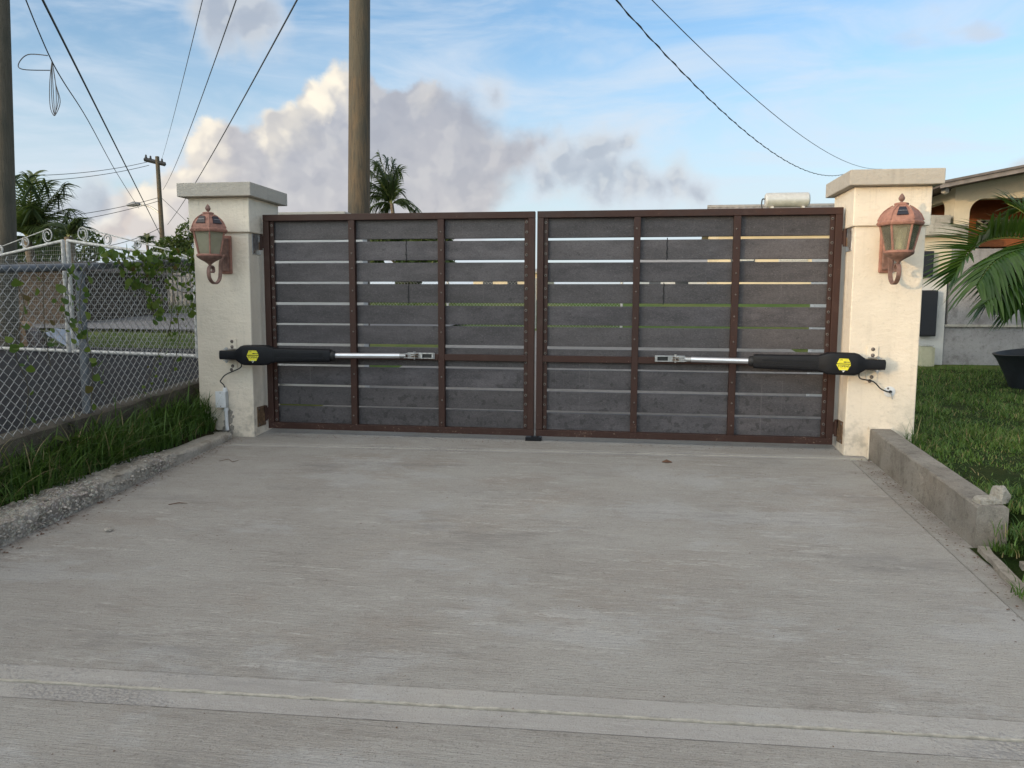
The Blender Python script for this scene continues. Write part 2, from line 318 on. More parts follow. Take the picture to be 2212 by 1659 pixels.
M = {}
M['drive'] = m_driveway()
M['plaster'] = m_plaster('cream_plaster', (.755, .668, .550), amt=.5)
M['plaster_hi'] = m_plaster('cream_plaster_upper', (.755, .670, .550), zlow=-5, amt=.3, streak=True)
M['cap'] = m_plaster('grey_cap_plaster', (.43, .395, .345), dirt=(.22, .20, .17), zlow=-5, amt=.8)
M['oldconc'] = m_oldconc('weathered_concrete', (.27, .25, .22), (.20, .18, .155), (.105, .095, .08), stain=.6)
M['plinth'] = m_oldconc('mossy_plinth', (.10, .088, .068), (.062, .052, .040), (.030, .026, .020), stain=.8)
M['rubble'] = m_rubble()
M['frame'] = m_paint('brown_gate_paint', (.042, .0190, .0140))
M['slat'] = m_slat()
M['bolt'] = simple('bolt_steel', (.15, .125, .11), .55, .5, .4, 90)
M['black'] = simple('black_plastic', (.006, .0065, .009), .5, 0, .3, 20, .0006, 260, spec=.25)
M['rubber'] = simple('black_rubber', (.013, .013, .014), .6)
M['alu'] = simple('aluminium_tube', (.62, .63, .66), .32, .85, .08, 8)
M['zinc'] = simple('zinc_bracket', (.42, .42, .42), .42, .75, .35, 30)
M['rust'] = simple('rusty_steel', (.17, .105, .06), .75, .2, .5, 40)
M['yellow'] = simple('yellow_label', (.72, .66, .03), .4, 0, .05)
M['ink'] = simple('black_ink', (.012, .012, .012), .5)
M['whiteprint'] = simple('white_print', (.75, .75, .72), .5)
M['copper'] = simple('terracotta_paint', (.31, .152, .112), .72, 0, .30, 30, .0015, 150)
M['copper_dk'] = simple('terracotta_paint_weathered', (.20, .115, .092), .72, 0, .35, 30, .0015, 150)
M['pv'] = simple('solar_cell', (.008, .010, .022), .15)
M['glassL'] = m_glass('frosted_amber_glass', (.93, .92, .80), .62)
M['glassR'] = m_glass('smoked_clear_glass', (.90, .90, .82), .30)
M['candle'] = simple('pale_candle', (.72, .70, .62), .4)
M['pvc'] = simple('white_pvc', (.66, .67, .68), .45, 0, .08, 20)
M['pvcgrey'] = simple('grey_pvc', (.42, .44, .46), .5, 0, .08, 20)
M['mortar'] = m_oldconc('old_mortar', (.36, .33, .29), (.28, .25, .21), (.14, .12, .10))
M['sealant'] = simple('cream_sealant', (.40, .378, .325), .8, 0, .25, 30, .002, 90)
M['gap'] = simple('joint_dirt', (.045, .04, .035), .95)
M['galv'] = simple('galvanised_wire', (.36, .355, .345), .6, .1, .35, 60)
M['galvpost'] = simple('galvanised_post', (.15, .165, .185), .6, .3, .35, 20)
M['whitemetal'] = simple('worn_white_metal', (.46, .45, .425), .6, 0, .35, 25, .001, 140)
M['whitewire'] = simple('white_wire', (.30, .29, .255), .65, 0, .3, 25)
M['asphalt'] = m_ground('old_asphalt', (.024, .025, .029), (.034, .033, .035), (.050, .048, .046), 2)
M['road'] = m_ground('pale_road', (.22, .22, .235), (.18, .18, .19), (.15, .15, .155), .6)
M['apron'] = m_ground('concrete_apron', (.29, .28, .27), (.25, .24, .23), (.21, .205, .195), .8)
M['soil'] = m_ground('soil_and_thatch', (.040, .040, .018), (.055, .045, .025), (.025, .030, .010), 2)
M['lawnbase'] = m_ground('lawn_thatch', (.022, .042, .009), (.034, .048, .013), (.014, .024, .006), 3)
M['field'] = m_ground('grass_field', (.080, .130, .030), (.125, .145, .045), (.05, .095, .02), .35)
M['grass'] = m_leaf('grass_blade', (.028, .078, .013), (.105, .190, .036), .5, .25, dead=(.30, .25, .13))
M['lawn'] = m_leaf('lawn_blade', (.036, .098, .015), (.130, .200, .038), .55, .2, dead=(.26, .21, .09))
M['weed'] = m_leaf('weed_leaf', (.045, .085, .015), (.11, .14, .03), .5, .3)
M['vine'] = m_leaf('vine_leaf', (.035, .085, .015), (.14, .19, .03), .45, .35, dead=(.10, .06, .02))
M['stem'] = simple('vine_stem', (.07, .06, .035), .8)
M['palm'] = m_leaf('palm_leaflet', (.016, .050, .008), (.050, .100, .016), .30, .15)
M['palmfar'] = m_leaf('far_palm_leaflet', (.030, .055, .022), (.055, .080, .028), .5, .2)
M['rachis'] = simple('palm_rib', (.13, .15, .035), .5, 0, .2)
M['tree'] = m_leaf('tree_leaf', (.030, .060, .014), (.070, .095, .022), .55, .2)
M['bark'] = m_wood('bark', (.11, .085, .06), (.16, .13, .095), (.08, .065, .05))
M['pole'] = m_wood('utility_pole_wood', (.125, .088, .050), (.066, .053, .036), (.070, .066, .048))
M['polegrey'] = m_wood('grey_pole_wood', (.075, .066, .048), (.095, .085, .064), (.050, .050, .038))
M['cable'] = simple('overhead_cable', (.025, .028, .033), .6)
M['housewall'] = m_plaster('house_cream_wall', (.60, .525, .395), zlow=-5, amt=.35)
M['houseorange'] = m_plaster('orange_porch_wall', (.28, .098, .040), dirt=(.17, .06, .03), zlow=-5, amt=.3)
M['housewhite'] = m_plaster('white_house_wall', (.60, .59, .56), dirt=(.28, .27, .25), zlow=0, amt=.8)
M['housegrey'] = m_oldconc('grey_foundation_wall', (.33, .32, .32), (.25, .24, .24), (.13, .12, .12), dist=.008)
M['ledge'] = m_oldconc('stained_ledge', (.42, .40, .35), (.32, .30, .26), (.17, .155, .13), dist=.005)
M['roofdark'] = simple('dark_roof_edge', (.13, .11, .10), .7, 0, .3, 8)
M['bargeboard'] = simple('grey_barge_board', (.19, .165, .15), .75, 0, .3, 8)
M['roofunder'] = simple('eave_soffit', (.10, .075, .06), .8)
M['corrug'] = simple('corrugated_roof', (.30, .28, .26), .5, .3, .2, 3)
M['tank'] = simple('tank_metal', (.52, .52, .50), .45, .3, .12, 5)
M['doorwood'] = simple('dark_door', (.07, .05, .045), .5)
M['darkglass'] = simple('dark_window', (.035, .04, .05), .15)
M['blackbox'] = simple('black_enclosure', (.012, .013, .018), .5)
M['cream_box'] = simple('cream_box', (.45, .43, .30), .6)
M['tub'] = simple('black_tub', (.016, .018, .022), .5, 0, .4, 9)
M['stone'] = m_oldconc('white_stone', (.45, .42, .365), (.36, .325, .275), (.18, .155, .125), bs=40, dist=.03, stain=.5)
M['shed'] = simple('brown_shed_wall', (.032, .022, .015), .85, 0, .5, 4)
M['blueroof'] = simple('pale_blue_roof', (.30, .36, .46), .5, .1, .15, 3)
M['bluewall'] = simple('pale_blue_wall', (.42, .47, .54), .7, 0, .15, 2)
M['carton'] = simple('tan_carton', (.30, .185, .10), .8, 0, .25, 7)
M['sheet'] = simple('pale_blue_sheet', (.27, .32, .40), .5, 0, .2, 8)
M['greyfence'] = simple('grey_zinc_sheet', (.15, .16, .18), .6, .1, .2, 4)
M['whitewall'] = m_plaster('white_boundary_wall', (.52, .515, .505), dirt=(.35, .34, .32), zlow=-5, amt=.4)
M['creamfar'] = simple('far_cream_wall', (.60, .50, .34), .8, 0, .1, 1)
M['pebble'] = simple('pebble', (.36, .33, .29), .9, 0, .3, 40, rnd=.35)
M['dryleaf'] = simple('dry_leaf', (.12, .06, .035), .8)

# ------------------------------------------------------------------ mesh helpers
def tag(o, label=None, cat=None, group=None, kind=None):
    if label: o['label'] = label
    if cat: o['category'] = cat
    if group: o['group'] = group
    if kind: o['kind'] = kind
    return o
def thing(name, loc, label, cat, group=None):
    o = bpy.data.objects.new(name, None); COL.objects.link(o); o.location = loc; o.empty_display_size = .1
    o['origin'] = tuple(loc); return tag(o, label, cat, group)
def origin_of(o):
    while o.parent: o = o.parent
    return Vector(o.location)
class MB:
    def __init__(s): s.v = []; s.f = []
    def add(s, vs, fs):
        b = len(s.v); s.v.extend([tuple(map(float, q)) for q in vs]); s.f.extend([tuple(b + i for i in f) for f in fs]); return s
    def box(s, x0, x1, y0, y1, z0, z1):
        return s.hexa([(x0, y0, z0), (x1, y0, z0), (x1, y1, z0), (x0, y1, z0), (x0, y0, z1), (x1, y0, z1), (x1, y1, z1), (x0, y1, z1)])
    def hexa(s, p): return s.add(p, [(3, 2, 1, 0), (4, 5, 6, 7), (0, 1, 5, 4), (1, 2, 6, 5), (2, 3, 7, 6), (3, 0, 4, 7)])
    def tube(s, pts, r, n=8, caps=True):
        pts = [Vector(q) for q in pts]; m = len(pts); rs = r if hasattr(r, '__len__') else [r] * m; vs = []; ref = None
        for i, q in enumerate(pts):
            d = (pts[min(i + 1, m - 1)] - pts[max(i - 1, 0)]); d = d.normalized() if d.length > 1e-9 else Vector((0, 0, 1))
            if ref is None: ref = Vector((0, 0, 1)) if abs(d.z) < .9 else Vector((1, 0, 0))
            a = (ref - d * ref.dot(d)); a = a.normalized() if a.length > 1e-6 else d.orthogonal().normalized(); bb = d.cross(a); ref = a
            for k in range(n):
                t = 2 * math.pi * k / n; vs.append(q + rs[i] * (math.cos(t) * a + math.sin(t) * bb))
        fs = [(i * n + k, i * n + (k + 1) % n, (i + 1) * n + (k + 1) % n, (i + 1) * n + k) for i in range(m - 1) for k in range(n)]
        if caps: fs += [tuple(range(n))[::-1], tuple((m - 1) * n + k for k in range(n))]
        return s.add(vs, fs)
    def lathe(s, prof, c=(0, 0, 0), n=24, rot=0., caps=True):
        vs = []; m = len(prof)
        for (r, z) in prof:
            for k in range(n):
                t = 2 * math.pi * k / n + rot; vs.append((c[0] + r * math.cos(t), c[1] + r * math.sin(t), c[2] + z))
        fs = [(i * n + k, i * n + (k + 1) % n, (i + 1) * n + (k + 1) % n, (i + 1) * n + k) for i in range(m - 1) for k in range(n)]
        if caps: fs += [tuple(range(n))[::-1], tuple((m - 1) * n + k for k in range(n))]
        return s.add(vs, fs)
    def prism(s, poly, f):
        """poly: 2D points, f(u, v, t) -> 3D for t in 0, 1"""
        n = len(poly); vs = [f(u, v, 0) for u, v in poly] + [f(u, v, 1) for u, v in poly]
        return s.add(vs, [tuple(range(n))[::-1], tuple(range(n, 2 * n))] + [(k, (k + 1) % n, n + (k + 1) % n, n + k) for k in range(n)])
    def loft(s, rings, caps=True):
        n = len(rings[0]); vs = [q for r in rings for q in r]
        fs = [(i * n + k, i * n + (k + 1) % n, (i + 1) * n + (k + 1) % n, (i + 1) * n + k) for i in range(len(rings) - 1) for k in range(n)]
        if caps: fs += [tuple(range(n))[::-1], tuple((len(rings) - 1) * n + k for k in range(n))]
        return s.add(vs, fs)
    def build(s, name, mat, parent=None, smooth=False, bev=0., seg=2, fix=True, auto=None):
        o = Vector((0, 0, 0)) if parent is None else origin_of(parent)
        me = bpy.data.meshes.new(name); me.from_pydata([(a - o.x, b - o.y, c - o.z) for a, b, c in s.v], [], s.f)
        if fix:
            bm = bmesh.new(); bm.from_mesh(me); bmesh.ops.recalc_face_normals(bm, faces=bm.faces); bm.to_mesh(me); bm.free()
        ob = link(name, me, mat, parent)
        if smooth or auto: me.shade_smooth()
        if auto:
            try: me.set_sharp_from_angle(angle=R(auto))
            except Exception: pass
        if bev:
            b = ob.modifiers.new('bevel', 'BEVEL'); b.width = bev; b.segments = seg; b.limit_method = 'ANGLE'; b.angle_limit = R(35)
        return ob
def link(name, me, mat, parent=None, loc=None, rot=None, scale=None):
    ob = bpy.data.objects.new(name, me); COL.objects.link(ob)
    if mat is not None and not me.materials: me.materials.append(mat)
    if parent is not None: ob.parent = parent
    if loc is not None: ob.location = Vector(loc) - (origin_of(parent) if parent is not None else Vector((0, 0, 0)))
    if rot is not None: ob.rotation_euler = rot
    if scale is not None: ob.scale = scale
    return ob
def mesh_only(mb, name, mat, auto=None):
    me = bpy.data.meshes.new(name); me.from_pydata(mb.v, [], mb.f); me.materials.append(mat)
    bm = bmesh.new(); bm.from_mesh(me); bmesh.ops.recalc_face_normals(bm, faces=bm.faces); bm.to_mesh(me); bm.free()
    if auto: me.shade_smooth(); me.set_sharp_from_angle(angle=R(auto))
    return me
def np_mesh(name, V, F, mat, parent=None, smooth=False):
    """V (n,3), F (m,k) arrays -> one object"""
    o = np.array(origin_of(parent)) if parent is not None else np.zeros(3)
    me = bpy.data.meshes.new(name); n, (m, k) = len(V), F.shape
    me.vertices.add(n); me.vertices.foreach_set('co', (V - o).astype(np.float32).ravel())
    me.loops.add(m * k); me.loops.foreach_set('vertex_index', F.astype(np.int32).ravel())
    me.polygons.add(m); me.polygons.foreach_set('loop_start', np.arange(0, m * k, k, dtype=np.int32)); me.polygons.foreach_set('loop_total', np.full(m, k, dtype=np.int32))
    me.update(calc_edges=True); me.validate()
    ob = link(name, me, mat, parent)
    if smooth: me.shade_smooth()
    return ob
def text_mesh(s, size, name, mat, parent, mw, ext=.0006, bold=0.):
    c = bpy.data.curves.new(name, 'FONT'); c.body = s; c.size = size; c.align_x = 'CENTER'; c.align_y = 'CENTER'; c.extrude = ext; c.offset = bold
    t = bpy.data.objects.new('tmp', c); COL.objects.link(t); dg = bpy.context.evaluated_depsgraph_get(); me = bpy.data.meshes.new_from_object(t.evaluated_get(dg)); bpy.data.objects.remove(t)
    me.transform(mw); me.transform(Matrix.Translation(-origin_of(parent))); me.materials.clear(); return link(name, me, mat, parent)
def smooth_path(pts, n=8):
    pts = [Vector(q) for q in pts]; out = []
    for i in range(len(pts) - 1):
        p0, p1, p2, p3 = pts[max(i - 1, 0)], pts[i], pts[i + 1], pts[min(i + 2, len(pts) - 1)]
        for k in range(n):
            t = k / n; out.append(.5 * ((2 * p1) + (p2 - p0) * t + (2 * p0 - 5 * p1 + 4 * p2 - p3) * t * t + (3 * p1 - p0 - 3 * p2 + p3) * t ** 3))
    out.append(pts[-1]); return out
def grid_mesh(name, xs, ys, zf, mat, parent=None, smooth=True):
    X, Y = np.meshgrid(xs, ys); Z = zf(X, Y); V = np.stack([X.ravel(), Y.ravel(), Z.ravel()], 1); nx, ny = len(xs), len(ys)
    i = np.arange(nx * ny).reshape(ny, nx); F = np.stack([i[:-1, :-1].ravel(), i[:-1, 1:].ravel(), i[1:, 1:].ravel(), i[1:, :-1].ravel()], 1)
    return np_mesh(name, V, F, mat, parent, smooth)
def hash_noise(x, y, s=0):
    def h(a, b): v = np.sin(a * 127.1 + b * 311.7 + s * 74.7) * 43758.5453; return v - np.floor(v)
    xi, yi = np.floor(x), np.floor(y); xf, yf = x - xi, y - yi; u, v = xf * xf * (3 - 2 * xf), yf * yf * (3 - 2 * yf)
    return (h(xi, yi) * (1 - u) + h(xi + 1, yi) * u) * (1 - v) + (h(xi, yi + 1) * (1 - u) + h(xi + 1, yi + 1) * u) * v
def fbm(x, y, s=0, o=4):
    t = 0; a = .5
    for k in range(o): t = t + a * hash_noise(x, y, s + k); x, y, a = x * 2.03, y * 2.03, a * .5
    return t

# ------------------------------------------------------------------ the ground
S = 0.065                                     # the drive climbs towards the gate
def zbase(y):
    y = np.asarray(y, float)
    return np.where(y < -14, S * -14, np.where(y < 6, S * y, np.where(y < 22, .39 + .05 * (y - 6), 1.19 + .008 * (np.minimum(y, 90) - 22))))
def z_next(y): return .30 + .02 * y           # the neighbour's yard, left
def z_lawn(y):
    y = np.asarray(y, float); return np.where(y > -2, .10 + .02 * y, .06 + .13 * (y + 2))
xs = np.concatenate([np.linspace(-900, -60, 12), np.linspace(-50, 50, 60), np.linspace(60, 900, 12)])
ys = np.concatenate([np.linspace(-60, -15, 5), np.linspace(-14, 24, 78), np.linspace(26, 90, 22), np.linspace(110, 1500, 14)])
def zg(X, Y): return zbase(Y) - .05 - .10 * ((Y < 8) & (X > -3.2) & (X < 9)) - .0 * X
tag(grid_mesh('ground', xs, ys, zg, M['field']), kind='structure')

drive = MB(); 
def slope_box(mb, x0, x1, y0, y1, top, th=.08, skew=0.):
    """a slab lying on the slope; skew tilts its ends in plan"""
    c = [(x0, y0 + skew * x0), (x1, y0 + skew * x1), (x1, y1 + skew * x1), (x0, y1 + skew * x0)]
    return mb.hexa([(a, b, S * b + top - th) for a, b in c] + [(a, b, S * b + top) for a, b in c])
slope_box(drive, -2.56, 2.56, -14, .42, -.030, .06)
drv = tag(drive.build('driveway', M['gap']), kind='structure')
SK = .037
for (y0, y1) in ((-13.9, -3.7445), (-3.7265, -.3345), (-.3255, .40)):
    mb = MB(); nx = 2
    if y1 > 0: slope_box(mb, -2.5, 2.5, y0, y1, 0., .03, SK)
    elif y0 < -10: slope_box(mb, -2.55, 2.55, y0, y1, 0., .03, SK)
    else: slope_box(mb, -2.55, 2.37, y0, y1, 0., .03, SK)
    mb.build('slab', M['drive'], drv, bev=.003, seg=1)
mb = MB(); slope_box(mb, 2.385, 2.55, -3.72, -.33, -.012, .03, SK); mb.build('edge_strip', M['drive'], drv, bev=.003, seg=1)
for (yc, w0) in ((-3.735, .0085), (-.330, .005)):
    mb = MB(); pts = []
    for i in range(121):
        x = -2.5 + 5.0 * i / 120; pts.append((x, yc + SK * x + .0022 * math.sin(i * 1.7) + .002 * random.uniform(-1, 1)))
    for i in range(120):
        (xa, ya), (xb, yb) = pts[i], pts[i + 1]
        h = .0015 if yc < -1 else .001
        wa = w0 * (.42 + .12 * math.sin(i * .7) if yc < -1 and xa > -.35 else .80 + .08 * math.sin(i * .9)) * (1 if not (yc < -1 and xa > 1.15) else .5); wb = wa
        mb.hexa([(xa, ya - wa, S * ya - .02), (xb, yb - wb, S * yb - .02), (xb, yb + w0 * .75, S * yb - .02), (xa, ya + w0 * .75, S * ya - .02),
                 (xa, ya - wa, S * ya + h), (xb, yb - wb, S * yb + h), (xb, yb + w0 * .75, S * yb + h), (xa, ya + w0 * .75, S * ya + h)])
    tag(mb.build('joint_sealant', M['sealant'], drv), kind='stuff')
mb = MB()
mb.hexa([(-2.3, .41, .0), (3.3, .41, .0), (3.3, 9., .50), (-2.3, 9., .50), (-2.3, .41, .026), (3.3, .41, .026), (3.3, 9., .575), (-2.3, 9., .575)])
tag(mb.build('apron', M['apron']), kind='structure')
tag(grid_mesh('asphalt_yard', np.linspace(-16, -3.13, 26), np.linspace(-9, 4.8, 28), lambda X, Y: z_next(Y) + .02 * fbm(X * 2, Y * 2), M['asphalt']), kind='structure')
tag(grid_mesh('road', np.linspace(-60, -3.0, 40), np.linspace(8.6, 13.6, 6), lambda X, Y: zbase(Y) + .03 + 0 * X, M['road']), kind='structure')
tag(grid_mesh('lawn', np.linspace(2.70, 14, 60), np.linspace(-6, 5.96, 70), lambda X, Y: z_lawn(Y) + .03 * (fbm(X * 3, Y * 3) - .5) - .25 * (Y < -1.96) * np.clip((2.86 - X) / .12, 0, 1), M['lawnbase']), kind='structure')
def z_verge(X, Y): return S * Y + .05 + .20 * np.clip((-2.68 - X) / .36, 0, 1) + .03 * (fbm(X * 6, Y * 6, 3) - .5)
tag(grid_mesh('verge', np.linspace(-3.02, -2.62, 10), np.linspace(-6, .3, 60), z_verge, M['soil']), kind='structure')

# ------------------------------------------------------------------ kerbs and low walls
def rubble_kerb():
    n, rings = 430, []
    for i in range(n + 1):
        t = i / n; y = -6.0 + t * 5.76; z0 = S * y
        smooth = min(1, max(0, (y + 1.25) / .4)); rough = 1 - .8 * smooth
        h = .085 + .05 * (1 - min(1, max(0, (y + 2.6) / 2.2))) - .03 * smooth
        wdt = .20 + .05 * math.sin(y * 2.1) * rough
        prof = [(0, -.03), (.0, .25), (.0, .55), (.004, .82), (.018, .97), (.05, 1.0), (.45, 1.04), (.75, 1.0), (.95, .92), (1.0, .6), (1.02, -.05)]
        ring = []
        for k, (a, b) in enumerate(prof):
            u = a if a < .06 else a * wdt
            hf = float(fbm(np.array(y * 34.), np.array(k * 1.7 + 3), 15, 2)) - .375
            nx = rough * .030 * hf * (1 if 0 < k < 9 else 0) + rough * .044 * (fbm(np.array(y * 9.), np.array(k * .9), 5) - .5) * (1 if k > 0 else .3)
            nz = rough * .028 * hf * (1 if k > 3 else 0) + rough * .055 * (fbm(np.array(y * 8. + 40), np.array(k * 1.1), 9) - .5) * (1 if k > 2 else .2)
            ring.append((-2.505 - u + float(nx), y, z0 + b * h + float(nz)))
        rings.append(ring)
    m = MB(); m.loft(rings); return m
k = rubble_kerb().build('kerb', M['rubble'], auto=40)
tag(k, 'broken rubble concrete kerb with exposed pebbles along left edge of driveway', 'kerb')
# loose stones along the broken top of the kerb
peb = MB(); mb = peb
bm = bmesh.new(); bmesh.ops.create_icosphere(bm, subdivisions=1, radius=1); ico_v = [v.co.copy() for v in bm.verts]; ico_f = [tuple(v.index for v in f.verts) for f in bm.faces]; bm.free()
for i in range(520):
    y = random.uniform(-4.2, -1.05); x = -2.52 - random.random() ** .8 * .2; r = random.uniform(.004, .013)
    z = S * y + .085 + .05 * (1 - min(1, max(0, (y + 2.6) / 2.2))) + random.uniform(-.012, .004)
    if random.random() < .4: x = -2.497; z = S * y + random.uniform(.02, .08)
    mb.add([Vector((x, y, z)) + Vector((v.x * r * random.uniform(.8, 1.3), v.y * r * random.uniform(.8, 1.3), v.z * r * .7)) for v in ico_v], ico_f)
tag(peb.build('kerb_pebbles', M['pebble'], k, fix=False), kind='stuff')

rw = thing('low_wall', (2.6, -1, S * -1), 'low grey weathered concrete wall along right edge of driveway', 'wall')
mb = MB(); nseg = 26; rings = []
for i in range(nseg + 1):
    y = -1.965 + i / nseg * (-.165 + 1.965); z0 = S * y; j = lambda a: a * random.uniform(-1, 1)
    rings.append([(2.527, y, z0 - .05), (2.528 + j(.002), y, z0 + .205 + j(.003)), (2.535 + j(.002), y, z0 + .213 + j(.003)), (2.672 + j(.002), y, z0 + .212), (2.68, y, z0 + .205), (2.68, y, z0 - .05)])
mb.loft(rings); mb.build('wall_body', M['oldconc'], rw, auto=35)
mb = MB(); mb.box(2.518, 2.69, -.178, -.1635, -.04, .214); mb.build('mortar_joint', M['plaster'], rw, bev=.006)

def stone(name, c, r, seed, label, rz=0.):
    random.seed(seed); bm = bmesh.new(); bmesh.ops.create_cube(bm, size=2); bmesh.ops.subdivide_edges(bm, edges=bm.edges, cuts=7, use_grid_fill=True)
    for _ in range(9):
        n = Vector((random.uniform(-1, 1), random.uniform(-1, 1), random.uniform(-.3, 1))).normalized(); d = random.uniform(.95, 1.25)
        for v in bm.verts:
            e = v.co.dot(n) - d
            if e > 0: v.co -= n * e
    for v in bm.verts:
        q = v.co; k_ = float(fbm(np.array(q.x * 2.1 + q.z), np.array(q.y * 2.1 - q.z * 1.3), seed)) - .5; v.co += v.co.normalized() * k_ * .34 + Vector((random.uniform(-1, 1), random.uniform(-1, 1), random.uniform(-1, 1))) * .02
    zmin = min(v.co.z for v in bm.verts); me = bpy.data.meshes.new(name); bmesh.ops.scale(bm, vec=r, verts=bm.verts); bm.to_mesh(me); bm.free(); o = link(name, me, M['stone'], loc=(c[0], c[1], c[2] - zmin * r[2]), rot=(0, 0, rz)); random.seed(seed + 99); return tag(o, label, 'stone', 'stones on the low wall')
stone('stone', (2.608, -1.895, S * -1.90 + .208), (.062, .038, .019), 3, 'flat pale broken stone lying on near end of low grey wall', .15)
stone('stone', (2.672, -1.880, S * -1.885 + .208), (.034, .036, .044), 5, 'upright pale broken stone standing beside the flat stone on low wall', .5)
# broken edging beyond the end of the wall
for i, (xa, ya, xb, yb, wd) in enumerate(((2.545, -2.02, 2.465, -2.95, .05), (2.63, -2.22, 2.86, -2.27, .06), (2.55, -2.42, 2.80, -2.60, .07))):
    m = MB(); d = Vector((xb - xa, yb - ya, 0)).normalized(); n = Vector((-d.y, d.x, 0)) * wd / 2; rr = []
    for q in range(13):
        t = q / 12; c = Vector((xa + (xb - xa) * t, ya + (yb - ya) * t, 0)); zz = S * c.y + .018 + random.uniform(-.004, .006); a = n * random.uniform(.8, 1.15); b_ = n * random.uniform(.8, 1.15)
        rr.append([c + a + Vector((0, 0, zz - .05)), c + a * .95 + Vector((0, 0, zz)), c - b_ * .95 + Vector((0, 0, zz)), c - b_ + Vector((0, 0, zz - .05))])
    m.loft(rr); tag(m.build('edging_strip', M['mortar'], auto=40), ('long narrow concrete edging running on from the end of the low wall', 'short concrete edging strip crossing the weeds just past the low wall', 'cracked concrete edging strip in weeds nearest the camera')[i], 'edging', 'broken edging strips')
tag(grid_mesh('dirt_margin', np.linspace(2.50, 3.2, 14), np.linspace(-6, -1.97, 50), lambda X, Y: S * Y - .004 + np.clip((X - 2.69) / .14, 0, 1) * (z_lawn(Y) - S * Y + .012) + .012 * (fbm(X * 8, Y * 8) - .5), M['lawnbase']), kind='structure')

# ------------------------------------------------------------------ gate pillars
def pillar(cx, side, label):
    xin, xout = 2.345, 2.83
    xa, xb = (-xout, -xin) if side < 0 else (xin + .01, xout + .01)
    t = thing('gate_pillar', ((xa + xb) / 2, .08, 0), label, 'pillar', 'gate pillars')
    m = MB(); ny = 10; 
    m.box(xa, xb, -.16, .34, -.08, 1.685); sh = m.build('shaft', M['plaster'], t, bev=.008)
    m = MB(); m.box(xa - .022, xb + .022, -.182, .362, 1.682, 1.962); m.build('upper_block', M['plaster_hi'], t, bev=.007)
    m = MB(); e = .075; z0, z1 = 1.9625, 2.072
    m.hexa([(xa - e, -.255, z0), (xb + e, -.255, z0), (xb + e, .435, z0), (xa - e, .435, z0), (xa - e, -.255, z1), (xb + e, -.255, z1), (xb + e, .435, z1), (xa - e, .435, z1)])
    m.build('cap', M['cap'], t, bev=.006)
    return t
PL = pillar(-2.59, -1, 'cream plaster gate pillar on the left with grey conduit box near its foot')
PR = pillar(2.6, 1, 'cream plaster gate pillar on the right beside the lawn, sunlit')

